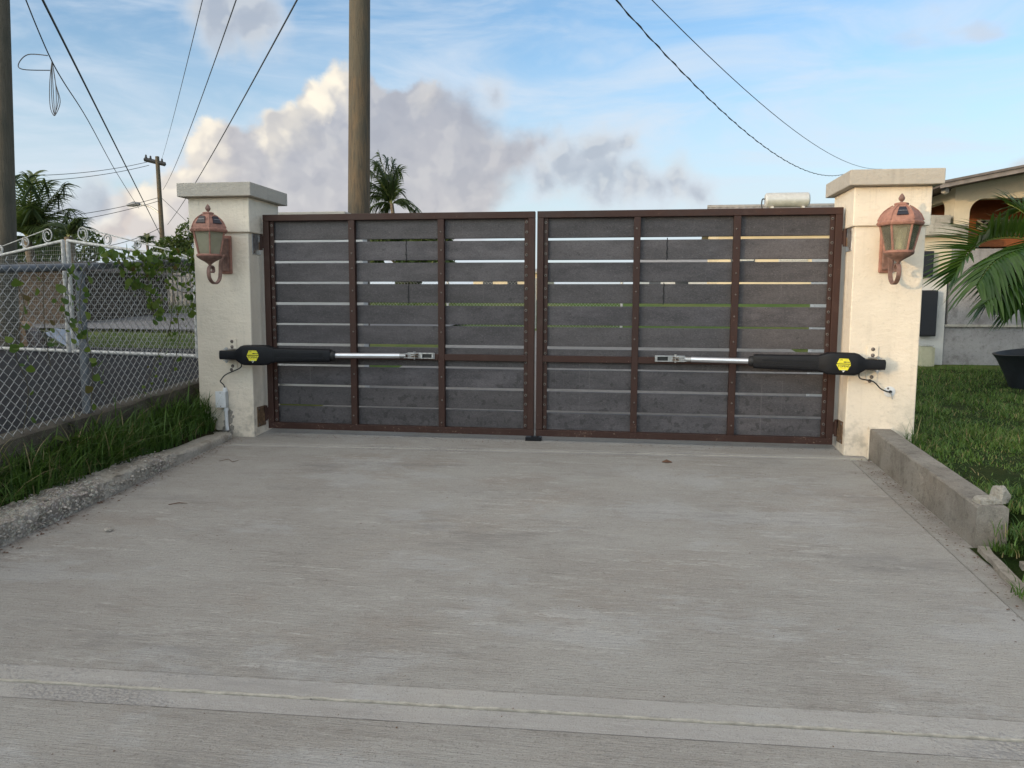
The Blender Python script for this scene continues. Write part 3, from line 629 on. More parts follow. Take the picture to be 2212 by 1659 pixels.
# ------------------------------------------------------------------ gate leaves
bolt = MB(); bolt.lathe([(.0115, 0), (.0115, .003), (.0105, .0045), (.0060, .0050), (.0055, .0030)], n=12); bolt_me = mesh_only(bolt, 'bolt', M['bolt'], 40)
core = MB(); core.lathe([(.0058, .0), (.0058, .0034), (.0045, .004)], n=8); core_me = mesh_only(core, 'bolt_hole', M['ink'])
scr = MB(); scr.lathe([(.0075, 0), (.007, .002), (.0045, .004), (.001, .0045)], n=10); screw_me = mesh_only(scr, 'screw', M['bolt'], 60)
FWD = (R(90), 0, 0)                            # lathe axis +z turned to face -y
SLZ = [1.790 - .1735 * k for k in range(10)]   # tops of the boards
def leaf(x0, x1, stiles, label, hinge_side, tie):
    t = thing('gate_leaf', ((x0 + x1) / 2, .025, .04), label, 'gate', 'gate leaves')
    z0, z1, w_ = .04, 1.84, .052
    for nm, b in (('top_rail', (x0, x1, 0, .05, z1 - w_, z1)), ('bottom_rail', (x0, x1, 0, .05, z0, z0 + w_))):
        m = MB(); m.box(*b); m.build(nm, M['frame'], t, bev=.003)
    for a in (x0, x1 - w_):
        m = MB(); m.box(a, a + w_, .0, .05, z0 + w_ + .0005, z1 - w_ - .0005); m.build('stile', M['frame'], t, bev=.003)
    for a in (x0 + w_ + .0005, x1 - w_ - .034):
        m = MB(); m.box(a, a + .0335, .022, .030, z0 + w_ + .001, z1 - w_ - .001); m.build('bolt_strip', M['frame'], t, bev=.001, seg=1)
    bars = [x0 + w_] + [q for s in stiles for q in s] + [x1 - w_]
    for (a, b) in stiles:
        m = MB(); m.box(a, b, .002, .048, z0 + w_ + .0005, z1 - w_ - .0005); m.build('mullion', M['frame'], t, bev=.003)
    for i in range(0, 6, 2):
        m = MB(); m.box(bars[i] + .0005, bars[i + 1] - .0005, .001, .046, .646, .697); m.build('middle_rail', M['frame'], t, bev=.003)
    for k, zt in enumerate(SLZ):
        j = random.uniform(-.003, .003); h = .1535
        m = MB(); a, b = x0 + .056, x1 - .056; sag = random.uniform(-.002, .002)
        m.hexa([(a, .049, zt + j - h), (b, .049, zt + j - h + sag), (b, .092, zt + j - h + sag), (a, .092, zt + j - h), (a, .049, zt + j), (b, .049, zt + j + sag), (b, .092, zt + j + sag), (a, .092, zt + j)])
        m.build('slat', M['slat'], t, bev=.003)
        for a in (x0 + w_ + .017, x1 - w_ - .017):
            for dz in (-.035, -.110):
                q = link('bolt', bolt_me, None, t, (a + random.uniform(-.002, .002), .022, zt + dz + random.uniform(-.006, .006)), FWD)
                link('bolt_core', core_me, None, t, Vector(q.location) + origin_of(t), FWD)
        for (a, b) in stiles:
            if .58 < zt - .075 < .76: continue
            link('screw', screw_me, None, t, ((a + b) / 2 + random.uniform(-.006, .006), .002, zt - .075 + random.uniform(-.03, .03)), FWD)
    for (tx, ks) in tie:
        zt = SLZ[ks]; m = MB(); pts = [(tx + .003 * math.sin(q * 2.1), .0465, zt + .012 - q * .0215) for q in range(9)]; m.tube(pts, .0034, 6)
        m.box(tx - .006, tx + .006, .040, .047, zt - .115, zt - .103); m.build('cable_tie', M['rubber'], t)
    # hinges
    s = hinge_side; xp = -2.345 if s < 0 else 2.355; xe = x0 if s < 0 else x1
    for zc in (1.595, .15):
        m = MB(); m.box(min(xp, xp - s * .006), max(xp, xp - s * .006), -.105, .045, zc - .085, zc + .085); pl = m.build('hinge_plate', M['rust'] if zc < 1 else M['zinc'], t, bev=.002)
        m = MB(); cxm = (xp + xe) / 2; m.tube([(cxm, .012, zc - .045), (cxm, .012, zc + .085)], .013, 12); m.box(min(cxm, xe), max(cxm, xe), .006, .018, zc - .03, zc + .07); m.build('hinge_barrel', M['frame'], pl, auto=40)
        m = MB(); m.box(min(xp - s * .006, cxm), max(xp - s * .006, cxm), .002, .010, zc - .045, zc + .02); m.build('hinge_strap', M['rust'], pl, bev=.001)
        for dz in (-.065, .065): link('screw', screw_me, None, pl, (xp - s * .006, -.08, zc + dz), (0, R(-90 * s), 0), (1.6, 1.6, 1.6))
    return t
GL = leaf(-2.298, -.009, [(-1.555, -1.502), (-.8015, -.749)], 'left leaf of brown metal gate with dark grey boards', -1, [(-1.078, 1), (-1.062, 3)])
GR = leaf(.009, 2.312, [(.767, .819), (1.522, 1.574)], 'right leaf of brown metal gate with dark grey boards', 1, [(1.025, 1), (1.007, 3)])
m = MB(); m.box(-.075, .055, -.012, .06, -.004, .030); m.box(-.03, .03, -.006, .05, .028, .037)
tag(m.build('gate_stop', M['black'], bev=.003), 'small black metal gate stop on ground below the meeting stiles', 'gate stop')

# ------------------------------------------------------------------ gate openers
def opener(side, label):
    A = Vector((-2.51, -.275, .685)) if side < 0 else Vector((2.525, -.275, .685))
    B = Vector((-.985, -.062, .685)) if side < 0 else Vector((1.105, -.062, .690))
    t = thing('gate_opener', A, label, 'gate opener', 'gate openers')
    L = (B - A).length; U = (B - A).normalized(); N = Vector((U.y, -U.x, 0)) if U.x > 0 else Vector((-U.y, U.x, 0)); N.normalize()
    if N.y > 0: N = -N
    W = N.cross(U) if side < 0 else U.cross(N)
    if W.z < 0: W = -W
    def P(s_, h, n): return A + U * s_ + W * h + N * n
    def ring(s_, hh, hn, ch=.35, dn=0., dh=0.):
        c_ = ch * min(hh, hn); out = []
        for (sx, sy) in ((1, 1), (-1, 1), (-1, -1), (1, -1)):
            cx, cy = sx * (hn - c_), sy * (hh - c_)
            a0 = {(1, 1): 0, (-1, 1): 90, (-1, -1): 180, (1, -1): 270}[(sx, sy)]
            for q in range(4):
                an = R(a0 + q * 30); out.append(P(s_, cy + c_ * math.sin(an) + dh, cx + c_ * math.cos(an) + dn))
        return out
    m = MB(); m.loft([ring(-.052, .026, .022, .5), ring(-.048, .036, .026), ring(.055, .037, .028), ring(.082, .040, .030), ring(.130, .074, .046), ring(.155, .081, .048), ring(.305, .082, .048), ring(.345, .079, .047), ring(.372, .066, .044), ring(.40, .060, .042)])
    head = m.build('motor_housing', M['black'], t, auto=32)
    m = MB(); m.loft([ring(.398, .057, .041), ring(.48, .057, .040), ring(.56, .056, .040, .45), ring(.84, .053, .038, .5), ring(.858, .050, .036, .6)]); m.build('actuator_body', M['black'], t, auto=32)
    for hh in (-.022, .012):
        m = MB(); m.loft([[P(s_, hh + a, .040 + b) for a, b in ((-.009, -.006), (-.006, .003), (.006, .003), (.009, -.006))] for s_ in (.42, .60, .80)]); m.build('body_ridge', M['black'], t)
    m = MB(); m.tube([P(.857, 0, 0), P(.865, 0, 0), P(.885, 0, 0), P(.895, 0, 0)], [.036, .039, .037, .030], 20); m.build('collar', M['rubber'], t, auto=40)
    m = MB(); m.tube([P(.894, 0, 0), P(L - .12, 0, 0)], .0215, 24); tb = m.build('piston_tube', M['alu'], t, auto=40)
    m = MB(); m.tube([P(L - .121, 0, 0), P(L - .072, 0, 0)], .0195, 20); m.build('tube_end', M['zinc'], tb, auto=40)
    # rod end fork, pin and welded gate bracket
    for hh in (-.016, .016):
        m = MB(); m.prism([(L - .085, -.016), (L + .01, -.016), (L + .022, 0), (L + .01, .016), (L - .085, .016)], lambda a, b, q, hh=hh: P(a, hh + (q - .5) * .005, b)); m.build('fork_plate', M['zinc'], t)
    m = MB(); m.tube([P(L, -.030, 0), P(L, .030, 0)], .006, 10); m.lathe([(.011, 0), (.011, .006)], P(L, .028, 0), 8); m.build('pin', M['zinc'], t, auto=40)
    Wz = Vector((0, 0, 1)); sgn = 1 if side < 0 else -1
    cx, cy, cz = B.x, -.001, B.z
    def G(a, y_, z_): return (cx + sgn * a, y_, cz + z_)
    def gbox(m, a0, a1, y0, y1, q0, q1):
        p = [G(a0, y0, q0), G(a1, y0, q0), G(a1, y1, q0), G(a0, y1, q0), G(a0, y0, q1), G(a1, y0, q1), G(a1, y1, q1), G(a0, y1, q1)]; m.hexa(p)
    m = MB(); gbox(m, -.075, .155, -.006, .0005, -.028, .022); br = m.build('gate_bracket', M['zinc'], t, bev=.002)
    for q in (-.011, .008):
        m = MB(); gbox(m, -.028, .018, -.075, -.006, q, q + .005); m.build('bracket_lug', M['rust'], br)
    m = MB(); gbox(m, .045, .145, -.030, -.006, .014, .019); gbox(m, .045, .145, -.030, -.006, -.024, -.019); gbox(m, .045, .055, -.030, -.006, -.0185, .0135); gbox(m, .137, .145, -.030, -.006, -.0185, .0135); m.build('bracket_channel', M['zinc'], br)
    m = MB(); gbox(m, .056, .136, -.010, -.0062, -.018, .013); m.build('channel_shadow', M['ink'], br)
    # wall bracket on the pillar
    wx = A.x - .005
    m = MB(); m.box(wx - .040, wx + .040, -.170, -.1605, .535, .815); wb = m.build('wall_plate', M['plaster_hi'], t, bev=.003)
    for (dz, dx) in ((.79, 0), (.745, .0), (.585, .0), (.555, -.012)):
        link('anchor_bolt', screw_me, None, wb, (wx + dx, -.170, dz), FWD, (1.9, 1.9, 1.9))
    for q in (-.047, .042):
        m = MB(); m.prism([(wx - .034, -.165), (wx + .034, -.165), (A.x + .03, -.27), (A.x + .018, -.295), (A.x - .018, -.295), (A.x - .03, -.27)], lambda a, b, k_, q=q: (a, b, .685 + q + k_ * .005)); m.build('pivot_arm', M['zinc'], wb)
    m = MB(); m.tube([(A.x, -.275, .620), (A.x, -.275, .748)], .008, 12); m.lathe([(.016, 0), (.016, .008), (.010, .010)], (A.x, -.275, .732), 6); m.lathe([(.015, -.008), (.015, 0)], (A.x, -.275, .637), 6); m.build('pivot_bolt', M['zinc'], wb, auto=40)
    # printed label
    X = U if side < 0 else -U; c0 = .232; cent = P(c0, 0, .0485)
    def T(a, b, d): return cent + X * a + W * b + N * d
    def sticker(poly, mat, d0, d1, nm): m = MB(); m.prism(poly, lambda a, b, q: T(a, b, d0 + (d1 - d0) * q)); return m.build(nm, mat, lab_root[0]) if lab_root else m.build(nm, mat, head)
    lab_root = []
    up_ = [(-.046, .004), (.046, .004), (.046, .012), (.030, .040), (-.030, .040)]
    lo_ = [(-.050, -.002), (.050, -.002), (.028, -.044), (.012, -.044), (0, -.058), (-.012, -.044), (-.028, -.044)]
    s1 = sticker(up_, M['yellow'], .0002, .0010, 'label'); s2 = sticker(lo_[:3] + lo_[-1:], M['yellow'], .0002, .0010, 'label')
    sticker([(-.013, -.0425), (.013, -.0425), (0, -.060)], M['whiteprint'], .0010, .0016, 'shield'); sticker([(-.010, -.0440), (.002, -.0440), (0, -.054)], M['ink'], .0016, .0021, 'shield_mark'); sticker([(.004, -.0440), (.009, -.0440), (.003, -.051)], M['ink'], .0016, .0021, 'shield_mark')
    sticker([(-.006, .015), (.008, .020), (.018, .0175), (.046, .0175), (.046, .0125), (.018, .0125), (.008, .010)], M['ink'], .0010, .0015, 'arrow_print')
    sticker([(-.030, .0105), (-.008, .0105), (-.008, .0115), (-.030, .0115)], M['ink'], .0010, .0014, 'print_line'); sticker([(.004, .030), (.024, .030), (.024, .031), (.004, .031)], M['ink'], .0010, .0014, 'print_line')
    sticker([(-.016, -.030), (.016, -.030), (.016, -.0292), (-.016, -.0292)], M['ink'], .0010, .0014, 'print_line')
    mw = Matrix(((X.x, W.x, N.x, 0), (X.y, W.y, N.y, 0), (X.z, W.z, N.z, 0), (0, 0, 0, 1)))
    tr = lambda a, b: Matrix.Translation(T(a, b, .0012)) @ mw
    text_mesh('TOPENS', .0215, 'lettering', M['ink'], head, tr(0, -.016), .0004, .0004); text_mesh('FYI', .0125, 'lettering', M['ink'], head, tr(-.016, .030), .0004, .0003)
    # cable to the pillar
    st = P(.118, -.055, .0)
    if side < 0: pts = [st, st + Vector((-.012, .01, -.05)), (-2.545, -.225, .52), (-2.60, -.205, .475), (-2.612, -.20, .455), (-2.585, -.20, .43), (-2.572, -.195, .395)]
    else: pts = [st, st + Vector((.012, .02, -.05)), (2.52, -.215, .555), (2.575, -.205, .505), (2.622, -.195, .483), (2.648, -.178, .478)]
    m = MB(); m.tube(smooth_path(pts, 8), .0048, 8); m.build('power_cable', M['rubber'], t, auto=50)
    return t
OL = opener(-1, 'black gate opener arm with yellow label fixed to the left pillar')
OR = opener(1, 'black gate opener arm with yellow label fixed to the right pillar')
# conduit box on the left pillar
jb = thing('junction_box', (-2.60, -.17, .24), 'small white plastic junction box with conduit on left pillar', 'junction box')
m = MB(); m.box(-2.648, -2.566, -.215, -.1605, .243, .372); m.build('box_body', M['pvcgrey'], jb, bev=.004)
m = MB(); m.box(-2.652, -2.562, -.220, -.2155, .239, .376); cv = m.build('box_cover', M['pvc'], jb, bev=.002)
for z_ in (.252, .363): link('screw', screw_me, None, cv, (-2.607, -.220, z_), FWD, (.6, .6, .6))
m = MB(); m.lathe([(.020, 0), (.020, .02), (.016, .026), (.013, .034)], (-2.578, -.190, .372), 12); m.build('cable_gland', M['pvc'], jb, auto=40)
m = MB(); m.tube([(-2.578, -.186, .244), (-2.578, -.184, .10), (-2.574, -.182, .045)], .0145, 14); m.lathe([(.019, 0), (.019, .03)], (-2.578, -.186, .208), 14); m.build('conduit', M['pvc'], jb, auto=40)
m = MB()
for q in range(26):
    r = random.uniform(.010, .026); c = Vector((-2.578 + random.uniform(-.035, .05), -.160, random.uniform(.02, .21)))
    m.add([c + Vector((v.x * r, v.y * .004, v.z * r * 1.3)) for v in ico_v], ico_f)
tag(m.build('chipped_mortar', M['mortar'], jb, fix=False), kind='stuff')
rp = thing('cable_outlet', (2.652, -.17, .478), 'round white cable outlet cover on the right pillar', 'outlet cover')
m = MB(); m.tube([(2.652, -.1605, .478), (2.652, -.166, .478), (2.652, -.168, .478)], [.040, .040, .036], 28); m.build('cover_disc', M['pvc'], rp, auto=40)
m = MB(); m.tube([(2.655, -.168, .478), (2.655, -.180, .478)], .011, 12); m.build('grommet', M['rubber'], rp)
link('screw', screw_me, M['ink'], rp, (2.640, -.168, .502), FWD)
m = MB(); m.tube([(2.656, -.181, .474), (2.664, -.183, .450), (2.670, -.182, .425)], .0035, 6); m.build('cable_end', M['zinc'], rp)

# ------------------------------------------------------------------ lanterns
def lantern(x, gl, rot, label, clear):
    cy = -.425; t = thing('wall_lantern', (x, -.16, 1.5), label, 'wall lantern', 'wall lanterns')
    C6 = lambda r, z, k, off=0.: Vector((x + r * math.cos(R(60 * k + rot) + off), cy + r * math.sin(R(60 * k + rot) + off), z))
    m = MB(); m.box(x - .052, x + .052, -.185, -.1605, 1.345, 1.655); bp = m.build('back_plate', M['copper'], t, bev=.01)
    m = MB(); m.box(x - .036, x + .036, -.203, -.1852, 1.365, 1.635); m.build('raised_panel', M['copper_dk'], bp, bev=.008)
    # roof: six-sided ogee
    prof = [(.142, 1.658), (.147, 1.664), (.147, 1.682), (.140, 1.690), (.138, 1.702), (.126, 1.730), (.104, 1.757), (.076, 1.776), (.054, 1.787), (.043, 1.797), (.046, 1.800), (.046, 1.811), (.030, 1.815), (.012, 1.818)]
    m = MB(); n = 24; rings = []
    for (r, z) in prof:
        ring = []
        for k in range(n):
            a = 2 * math.pi * k / n; seg = (a % (math.pi / 3)) - math.pi / 6; rr = r * (math.cos(math.pi / 6) / math.cos(seg)) * .35 + r * .65 * (.93 + .07 * abs(seg) / (math.pi / 6)); ring.append((x + rr * math.cos(a + R(rot)), cy + rr * math.sin(a + R(rot)), z))
        rings.append(ring)
    m.loft(rings); rf = m.build('roof', M['copper'], t, auto=28)
    for k in range(6):
        m = MB(); m.tube([C6(.1445, 1.692, k), C6(.127, 1.730, k), C6(.106, 1.757, k), C6(.080, 1.778, k), C6(.052, 1.795, k)], .0045, 6); m.build('roof_rib', M['copper'], rf, auto=50)
    for k in range(60):
        a = 2 * math.pi * k / 60; seg = (a % (math.pi / 3)) - math.pi / 6; rr = .147 * (.35 * math.cos(math.pi / 6) / math.cos(seg) + .65 * (.93 + .07 * abs(seg) / (math.pi / 6)))
        if k == 0: bead = MB()
        bead.add([Vector((x + rr * math.cos(a + R(rot)), cy + rr * math.sin(a + R(rot)), 1.673)) + v * .0058 for v in ico_v], ico_f)
    tag(bead.build('bead_trim', M['copper'], rf, fix=False), kind='stuff')
    m = MB(); m.lathe([(.016, 1.812), (.009, 1.818), (.008, 1.824), (.014, 1.828), (.020, 1.838), (.0205, 1.846), (.014, 1.862), (.006, 1.873), (.001, 1.878)], (x, cy, 0), 18); m.build('finial', M['copper_dk'], rf, auto=50)
    # solar cells on two roof faces
    for k in ((4, 5) if clear is False else (3, 5)):
        a, b = C6(.1215, 1.710, k), C6(.1215, 1.710, k + 1); a2, b2 = C6(.086, 1.766, k), C6(.086, 1.766, k + 1); out_ = ((a + b) / 2 - Vector((x, cy, 1.70))).normalized() * .022 + Vector((0, 0, .010))
        f = lambda u, v: (a.lerp(b, u)).lerp(a2.lerp(b2, u), v) + out_
        m = MB(); q = [f(.20, .02), f(.80, .02), f(.74, 1.0), f(.26, 1.0)]; m.add(q + [p - out_ * 1.2 for p in q], [(0, 1, 2, 3), (7, 6, 5, 4), (0, 4, 5, 1), (1, 5, 6, 2), (2, 6, 7, 3), (3, 7, 4, 0)]); sp = m.build('solar_panel', M['pv'], rf)
        m = MB(); e = out_ * .12; q = [f(.25, .48) + e, f(.75, .48) + e, f(.75, .51) + e, f(.25, .51) + e]; m.add(q, [(0, 1, 2, 3)]); m.build('cell_line', M['zinc'], sp)
    # glazed body
    for k in range(6):
        m = MB(); m.tube([C6(.128, 1.660, k), C6(.088, 1.482, k)], .0075, 6); m.build('corner_bar', M['copper'], t, auto=40)
        m = MB(); q = [C6(.126, 1.660, k), C6(.126, 1.660, k + 1), C6(.087, 1.484, k + 1), C6(.087, 1.484, k)]; ctr = Vector((x, cy, 1.57)); q2 = [p + (Vector((x, cy, p.z)) - p) * .03 for p in q]
        m.add(q + q2, [(0, 1, 2, 3), (7, 6, 5, 4), (0, 4, 5, 1), (1, 5, 6, 2), (2, 6, 7, 3), (3, 7, 4, 0)]); m.build('glass_pane', gl, t)
    m = MB(); m.lathe([(.092, 1.470), (.098, 1.474), (.098, 1.487), (.090, 1.490)], (x, cy, 0), 24, R(rot)); bs = m.build('base_ring', M['copper'], t, auto=40)
    m = MB(); m.lathe([(.005, 1.398), (.011, 1.404), (.014, 1.412), (.034, 1.428), (.068, 1.446), (.094, 1.464), (.097, 1.4705)], (x, cy, 0), 24, R(rot)); m.build('base_cone', M['copper_dk'], bs, auto=50)
    m = MB(); m.lathe([(.030, 1.488), (.026, 1.52), (.017, 1.575), (.006, 1.625), (.001, 1.633)] if clear else [(.034, 1.488), (.034, 1.55), (.030, 1.60), (.020, 1.625), (.004, 1.64)], (x, cy, 0), 20); m.build('lamp_candle', M['candle'], t, auto=50)
    # scroll arm: a flat band in the plane square to the wall
    path = [(-.190, 1.500), (-.235, 1.470), (-.262, 1.420), (-.268, 1.360), (-.285, 1.302), (-.330, 1.268), (-.385, 1.266), (-.432, 1.295), (-.450, 1.340), (-.440, 1.380), (-.415, 1.397), (-.388, 1.392), (-.375, 1.370), (-.385, 1.352), (-.402, 1.352)]
    pts = smooth_path([(x, a, b) for a, b in path], 6); rings = []
    for i, p in enumerate(pts):
        d = (pts[min(i + 1, len(pts) - 1)] - pts[max(i - 1, 0)]).normalized(); nn = Vector((1, 0, 0)).cross(d); hw, ht = .0145, .0062
        rings.append([p + Vector((sx * hw, 0, 0)) + nn * sy * ht for sx, sy in ((-1, -1), (1, -1), (1, 1), (-1, 1))])
    m = MB(); m.loft(rings); m.build('scroll_arm', M['copper_dk'], t, bev=.002, seg=1)
    return t
lantern(-2.540, M['glassL'], 2, 'terracotta solar wall lantern with cloudy amber glass on left pillar', False)
lantern(2.578, M['glassR'], 47, 'terracotta solar wall lantern with smoky glass and white candle on right pillar', True)

# ------------------------------------------------------------------ chain-link fence on the left boundary
FX = -3.0
pw = thing('fence_plinth', (FX, -2, S * -2), 'dark stained concrete plinth under the chain link fence', 'plinth')
m = MB(); rings = []
for i in range(61):
    y = -6 + i * .107; z = S * y + .42; j = random.uniform(-.018, .012)
    rings.append([(FX + .055, y, z - .50), (FX + .065 + j, y, z - .05 + j), (FX + .06 + j, y, z - .008 + j), (FX + .03, y, z + j * .5), (FX - .10, y, z + j * .5), (FX - .12, y, z - .5)])
m.loft(rings); m.build('plinth_body', M['plinth'], pw, auto=40)
cf = thing('chain_link_fence', (FX, -2, S * -2 + .42), 'galvanised chain link fence with pipe rail overgrown by vine on the left', 'fence')
ya, yb, ST = -4.6, .46, .0365
m = MB(); m.tube([(FX, ya - 1, S * (ya - 1) + 1.435), (FX, -1.2, S * -1.2 + 1.437), (FX, yb, S * yb + 1.46)], .024, 12); m.build('top_rail', M['galvpost'], cf, auto=50)
for py in (-4.4, -1.285):
    m = MB(); m.tube([(FX - .015, py, S * py + .35), (FX - .015, py, S * py + 1.425)], .030, 14); pp = m.build('post', M['galvpost'], cf, auto=50)
    m = MB(); m.lathe([(.037, 0), (.037, .035), (.020, .05)], (FX - .015, py, S * py + 1.37), 14); m.build('post_cap', M['galvpost'], pp, auto=40)
nw = int((yb - ya) / ST); V = []; F = []; rad = .0029; nk = 30
for i in range(nw):
    y0 = ya + i * ST; pts = []
    for kk in range(nk):
        y = y0 + (kk & 1) * ST; z = S * y + 1.485 - (kk + (i & 1)) * ST
        if z < S * y + .40: break
        pts.append((FX + .027 + (.0024 if kk & 1 else -.0024) + .004 * math.sin(i * .31 + kk * .2), y, z))
    if i % 2 == 0: pts = [(FX + .027, y0 + .012, pts[0][2] + .026)] + pts
    pts = np.array(pts); d = np.diff(pts, axis=0)
    for q in range(len(pts) - 1):
        a, b = pts[q], pts[q + 1]; dd = (b - a) / np.linalg.norm(b - a); e1 = np.cross(dd, (1, 0, 0)); e1 /= np.linalg.norm(e1); e2 = np.cross(dd, e1); k0 = len(V)
        for c_ in (a - dd * rad * .6, b + dd * rad * .6):
            V.extend([c_ + rad * e1, c_ + rad * e2, c_ - rad * e1, c_ - rad * e2])
        F.extend([(k0 + w_, k0 + (w_ + 1) % 4, k0 + 4 + (w_ + 1) % 4, k0 + 4 + w_) for w_ in range(4)])
tag(np_mesh('chain_link_mesh', np.array(V), np.array(F), M['galv'], cf), kind='stuff')

# white mesh gates of the neighbour
def white_gate(p_hinge, p_meet, label):
    a = Vector((*p_hinge, .40)); b = Vector((*p_meet, .40)); Lw = (b - a).length; U = (b - a).normalized(); N = Vector((-U.y, U.x, 0))
    t = thing('mesh_gate', a, label, 'gate', 'white mesh gates')
    P = lambda s_, z_, n=0.: a + U * s_ + Vector((0, 0, z_)) + N * n
    top = lambda s_: 1.25 + .30 * (s_ / Lw)
    for nm, pts, r in (('frame_post', [P(.02, 0), P(.02, top(0))], .022), ('frame_post', [P(Lw - .03, 0), P(Lw - .03, top(Lw))], .027), ('bottom_rail', [P(.02, .02), P(Lw - .03, .02)], .026), ('sloping_rail', [P(.0, top(0)), P(Lw - .02, top(Lw))], .022)):
        m = MB(); m.tube(pts, r, 8); m.build(nm, M['whitemetal'], t, auto=50)
    m = MB(); nv = int(Lw / .0395)
    for i in range(1, nv): m.tube([P(i * .0395, .03, .012), P(i * .0395, top(i * .0395) - .01, .012)], .0017, 4, False)
    for k in range(1, 30):
        z_ = .03 + k * .0535; s0 = .02 if z_ < 1.25 else (z_ - 1.25) / .30 * Lw
        if s0 < Lw - .1: m.tube([P(s0, z_, .008), P(Lw - .04, z_, .008)], .0017, 4, False)
    tag(m.build('welded_mesh', M['whitewire'], t, fix=False), kind='stuff')
    # scrollwork above the sloping rail
    hi = lambda s_: top(s_) + .035 + .20 * (s_ / Lw)
    m = MB(); m.tube([P(.10, top(.1) + .02)] + [P(Lw * q, hi(Lw * q)) for q in (.15, .4, .65, .86)], .0085, 6); m.build('crest_bar', M['whitemetal'], t, auto=50)
    for (q, rr, flip) in ((.20, .040, 0), (.42, .062, 1), (.66, .075, -1), (.86, .098, -1)):
        s_ = Lw * q; c0 = P(s_, top(s_) + rr + .02); pts = []
        turns = 1.0 if flip == 0 else 1.75
        for i in range(34):
            f = i / 33; an = R(-90) + (flip or 1) * 2 * math.pi * turns * f; r_ = rr * (1 - (0 if flip == 0 else .76) * f ** 2.0); pts.append(c0 + U * (r_ * math.cos(an) * 1.0) + Vector((0, 0, r_ * math.sin(an) + (0 if flip == 0 else .012 * f))))
        m = MB(); m.tube(pts, .0085, 6); m.build('scroll', M['whitemetal'], t, auto=50)
    return t
white_gate((-4.72, 3.05), (-6.96, 3.62), 'right leaf of white welded mesh gate with scrolled top behind the fence')
white_gate((-9.26, 4.22), (-7.00, 3.63), 'left leaf of white welded mesh gate with scrolled top behind the fence')

# vine on the fence
heart = [(0, 0), (.32, .10), (.50, .38), (.36, .66), (0, 1.0), (-.36, .66), (-.50, .38), (-.32, .10)]
lm = MB(); lm.add([(0, .02, .0)] + [(a, b, .10 * abs(a) - .12 * b * b) for a, b in heart], [(0, i, i % 8 + 1) for i in range(1, 9)] ); 
leaf_me = bpy.data.meshes.new('leaf'); leaf_me.from_pydata([(0, .42, -.03)] + [(a, b, .16 * abs(a) - .10 * b * b) for a, b in heart], [], [(0, i, i % 8 + 1) for i in range(1, 9)]); leaf_me.materials.append(M['vine']); leaf_me.shade_smooth()
def vine(paths, nleaf, label, smin, smax):
    p0 = paths[0][0]; t = thing('climbing_vine', p0, label, 'vine', 'vines on the fence'); pool = []
    for pth in paths:
        pts = smooth_path(pth, 6); m = MB(); m.tube(pts, .0026, 5); m.build('stem', M['stem'], t, auto=50); pool += pts
    for i in range(nleaf):
        p = random.choice(pool); s_ = random.uniform(smin, smax)
        link('leaf', leaf_me, None, t, p + Vector((random.uniform(.0, .05), random.uniform(-.06, .06), random.uniform(-.05, .05))), (R(random.uniform(40, 140)), random.uniform(-.7, .7), R(90 + random.uniform(-55, 55))), (s_, s_, s_))
    return t
def fp(y, h): return (FX + .05 + random.uniform(-.01, .02), y, S * y + h)
vine([[fp(-1.35, .44), fp(-1.32, .8), fp(-1.40, 1.1), fp(-1.34, 1.42), fp(-1.05, 1.5), fp(-.7, 1.47)], [fp(-1.5, 1.40), fp(-1.55, 1.15), fp(-1.42, .95)]], 70, 'leafy green vine climbing the fence post', .025, .065)
vine([[fp(-1.1, 1.46), fp(-.8, 1.5), fp(-.5, 1.46), fp(-.2, 1.5), fp(.1, 1.47), fp(.4, 1.5)], [fp(-.6, 1.44), fp(-.62, 1.2), fp(-.55, 1.0)], [fp(.0, 1.46), fp(.02, 1.2), fp(-.04, 1.0)], [fp(-.9, 1.44), fp(-.86, 1.25)]], 290, 'dense green vine along the fence rail beside the left pillar', .025, .065)
vine([[fp(-.55, 1.38), fp(-.3, 1.42), fp(-.1, 1.36), fp(.15, 1.42), fp(.42, 1.38)], [fp(-.4, 1.3), fp(-.15, 1.2), fp(.1, 1.28), fp(.4, 1.2)], [fp(-.75, 1.42), fp(-.7, 1.25), fp(-.5, 1.15)], [fp(.25, 1.3), fp(.3, 1.0), fp(.28, .8)]], 260, 'fine leafy vine tangle filling the upper fence mesh by the left pillar', .016, .042)
vine([[fp(-.75, .45), fp(-.55, .7), fp(-.35, .95), fp(-.3, 1.35)], [fp(-.45, .45), fp(-.25, .8), fp(-.28, 1.2)], [fp(.2, .45), fp(.15, .9), fp(.2, 1.3)]], 90, 'sparse dark leaved vine strands on the fence next to the left pillar', .02, .045)
vine([[fp(-1.95, .44), fp(-1.9, .7), fp(-1.98, .95), fp(-1.9, 1.2), fp(-1.93, 1.35)], [fp(-1.7, 1.42), fp(-1.72, 1.1), fp(-1.68, .8)]], 22, 'thin vine with few pale leaves near left end of the fence', .03, .06)

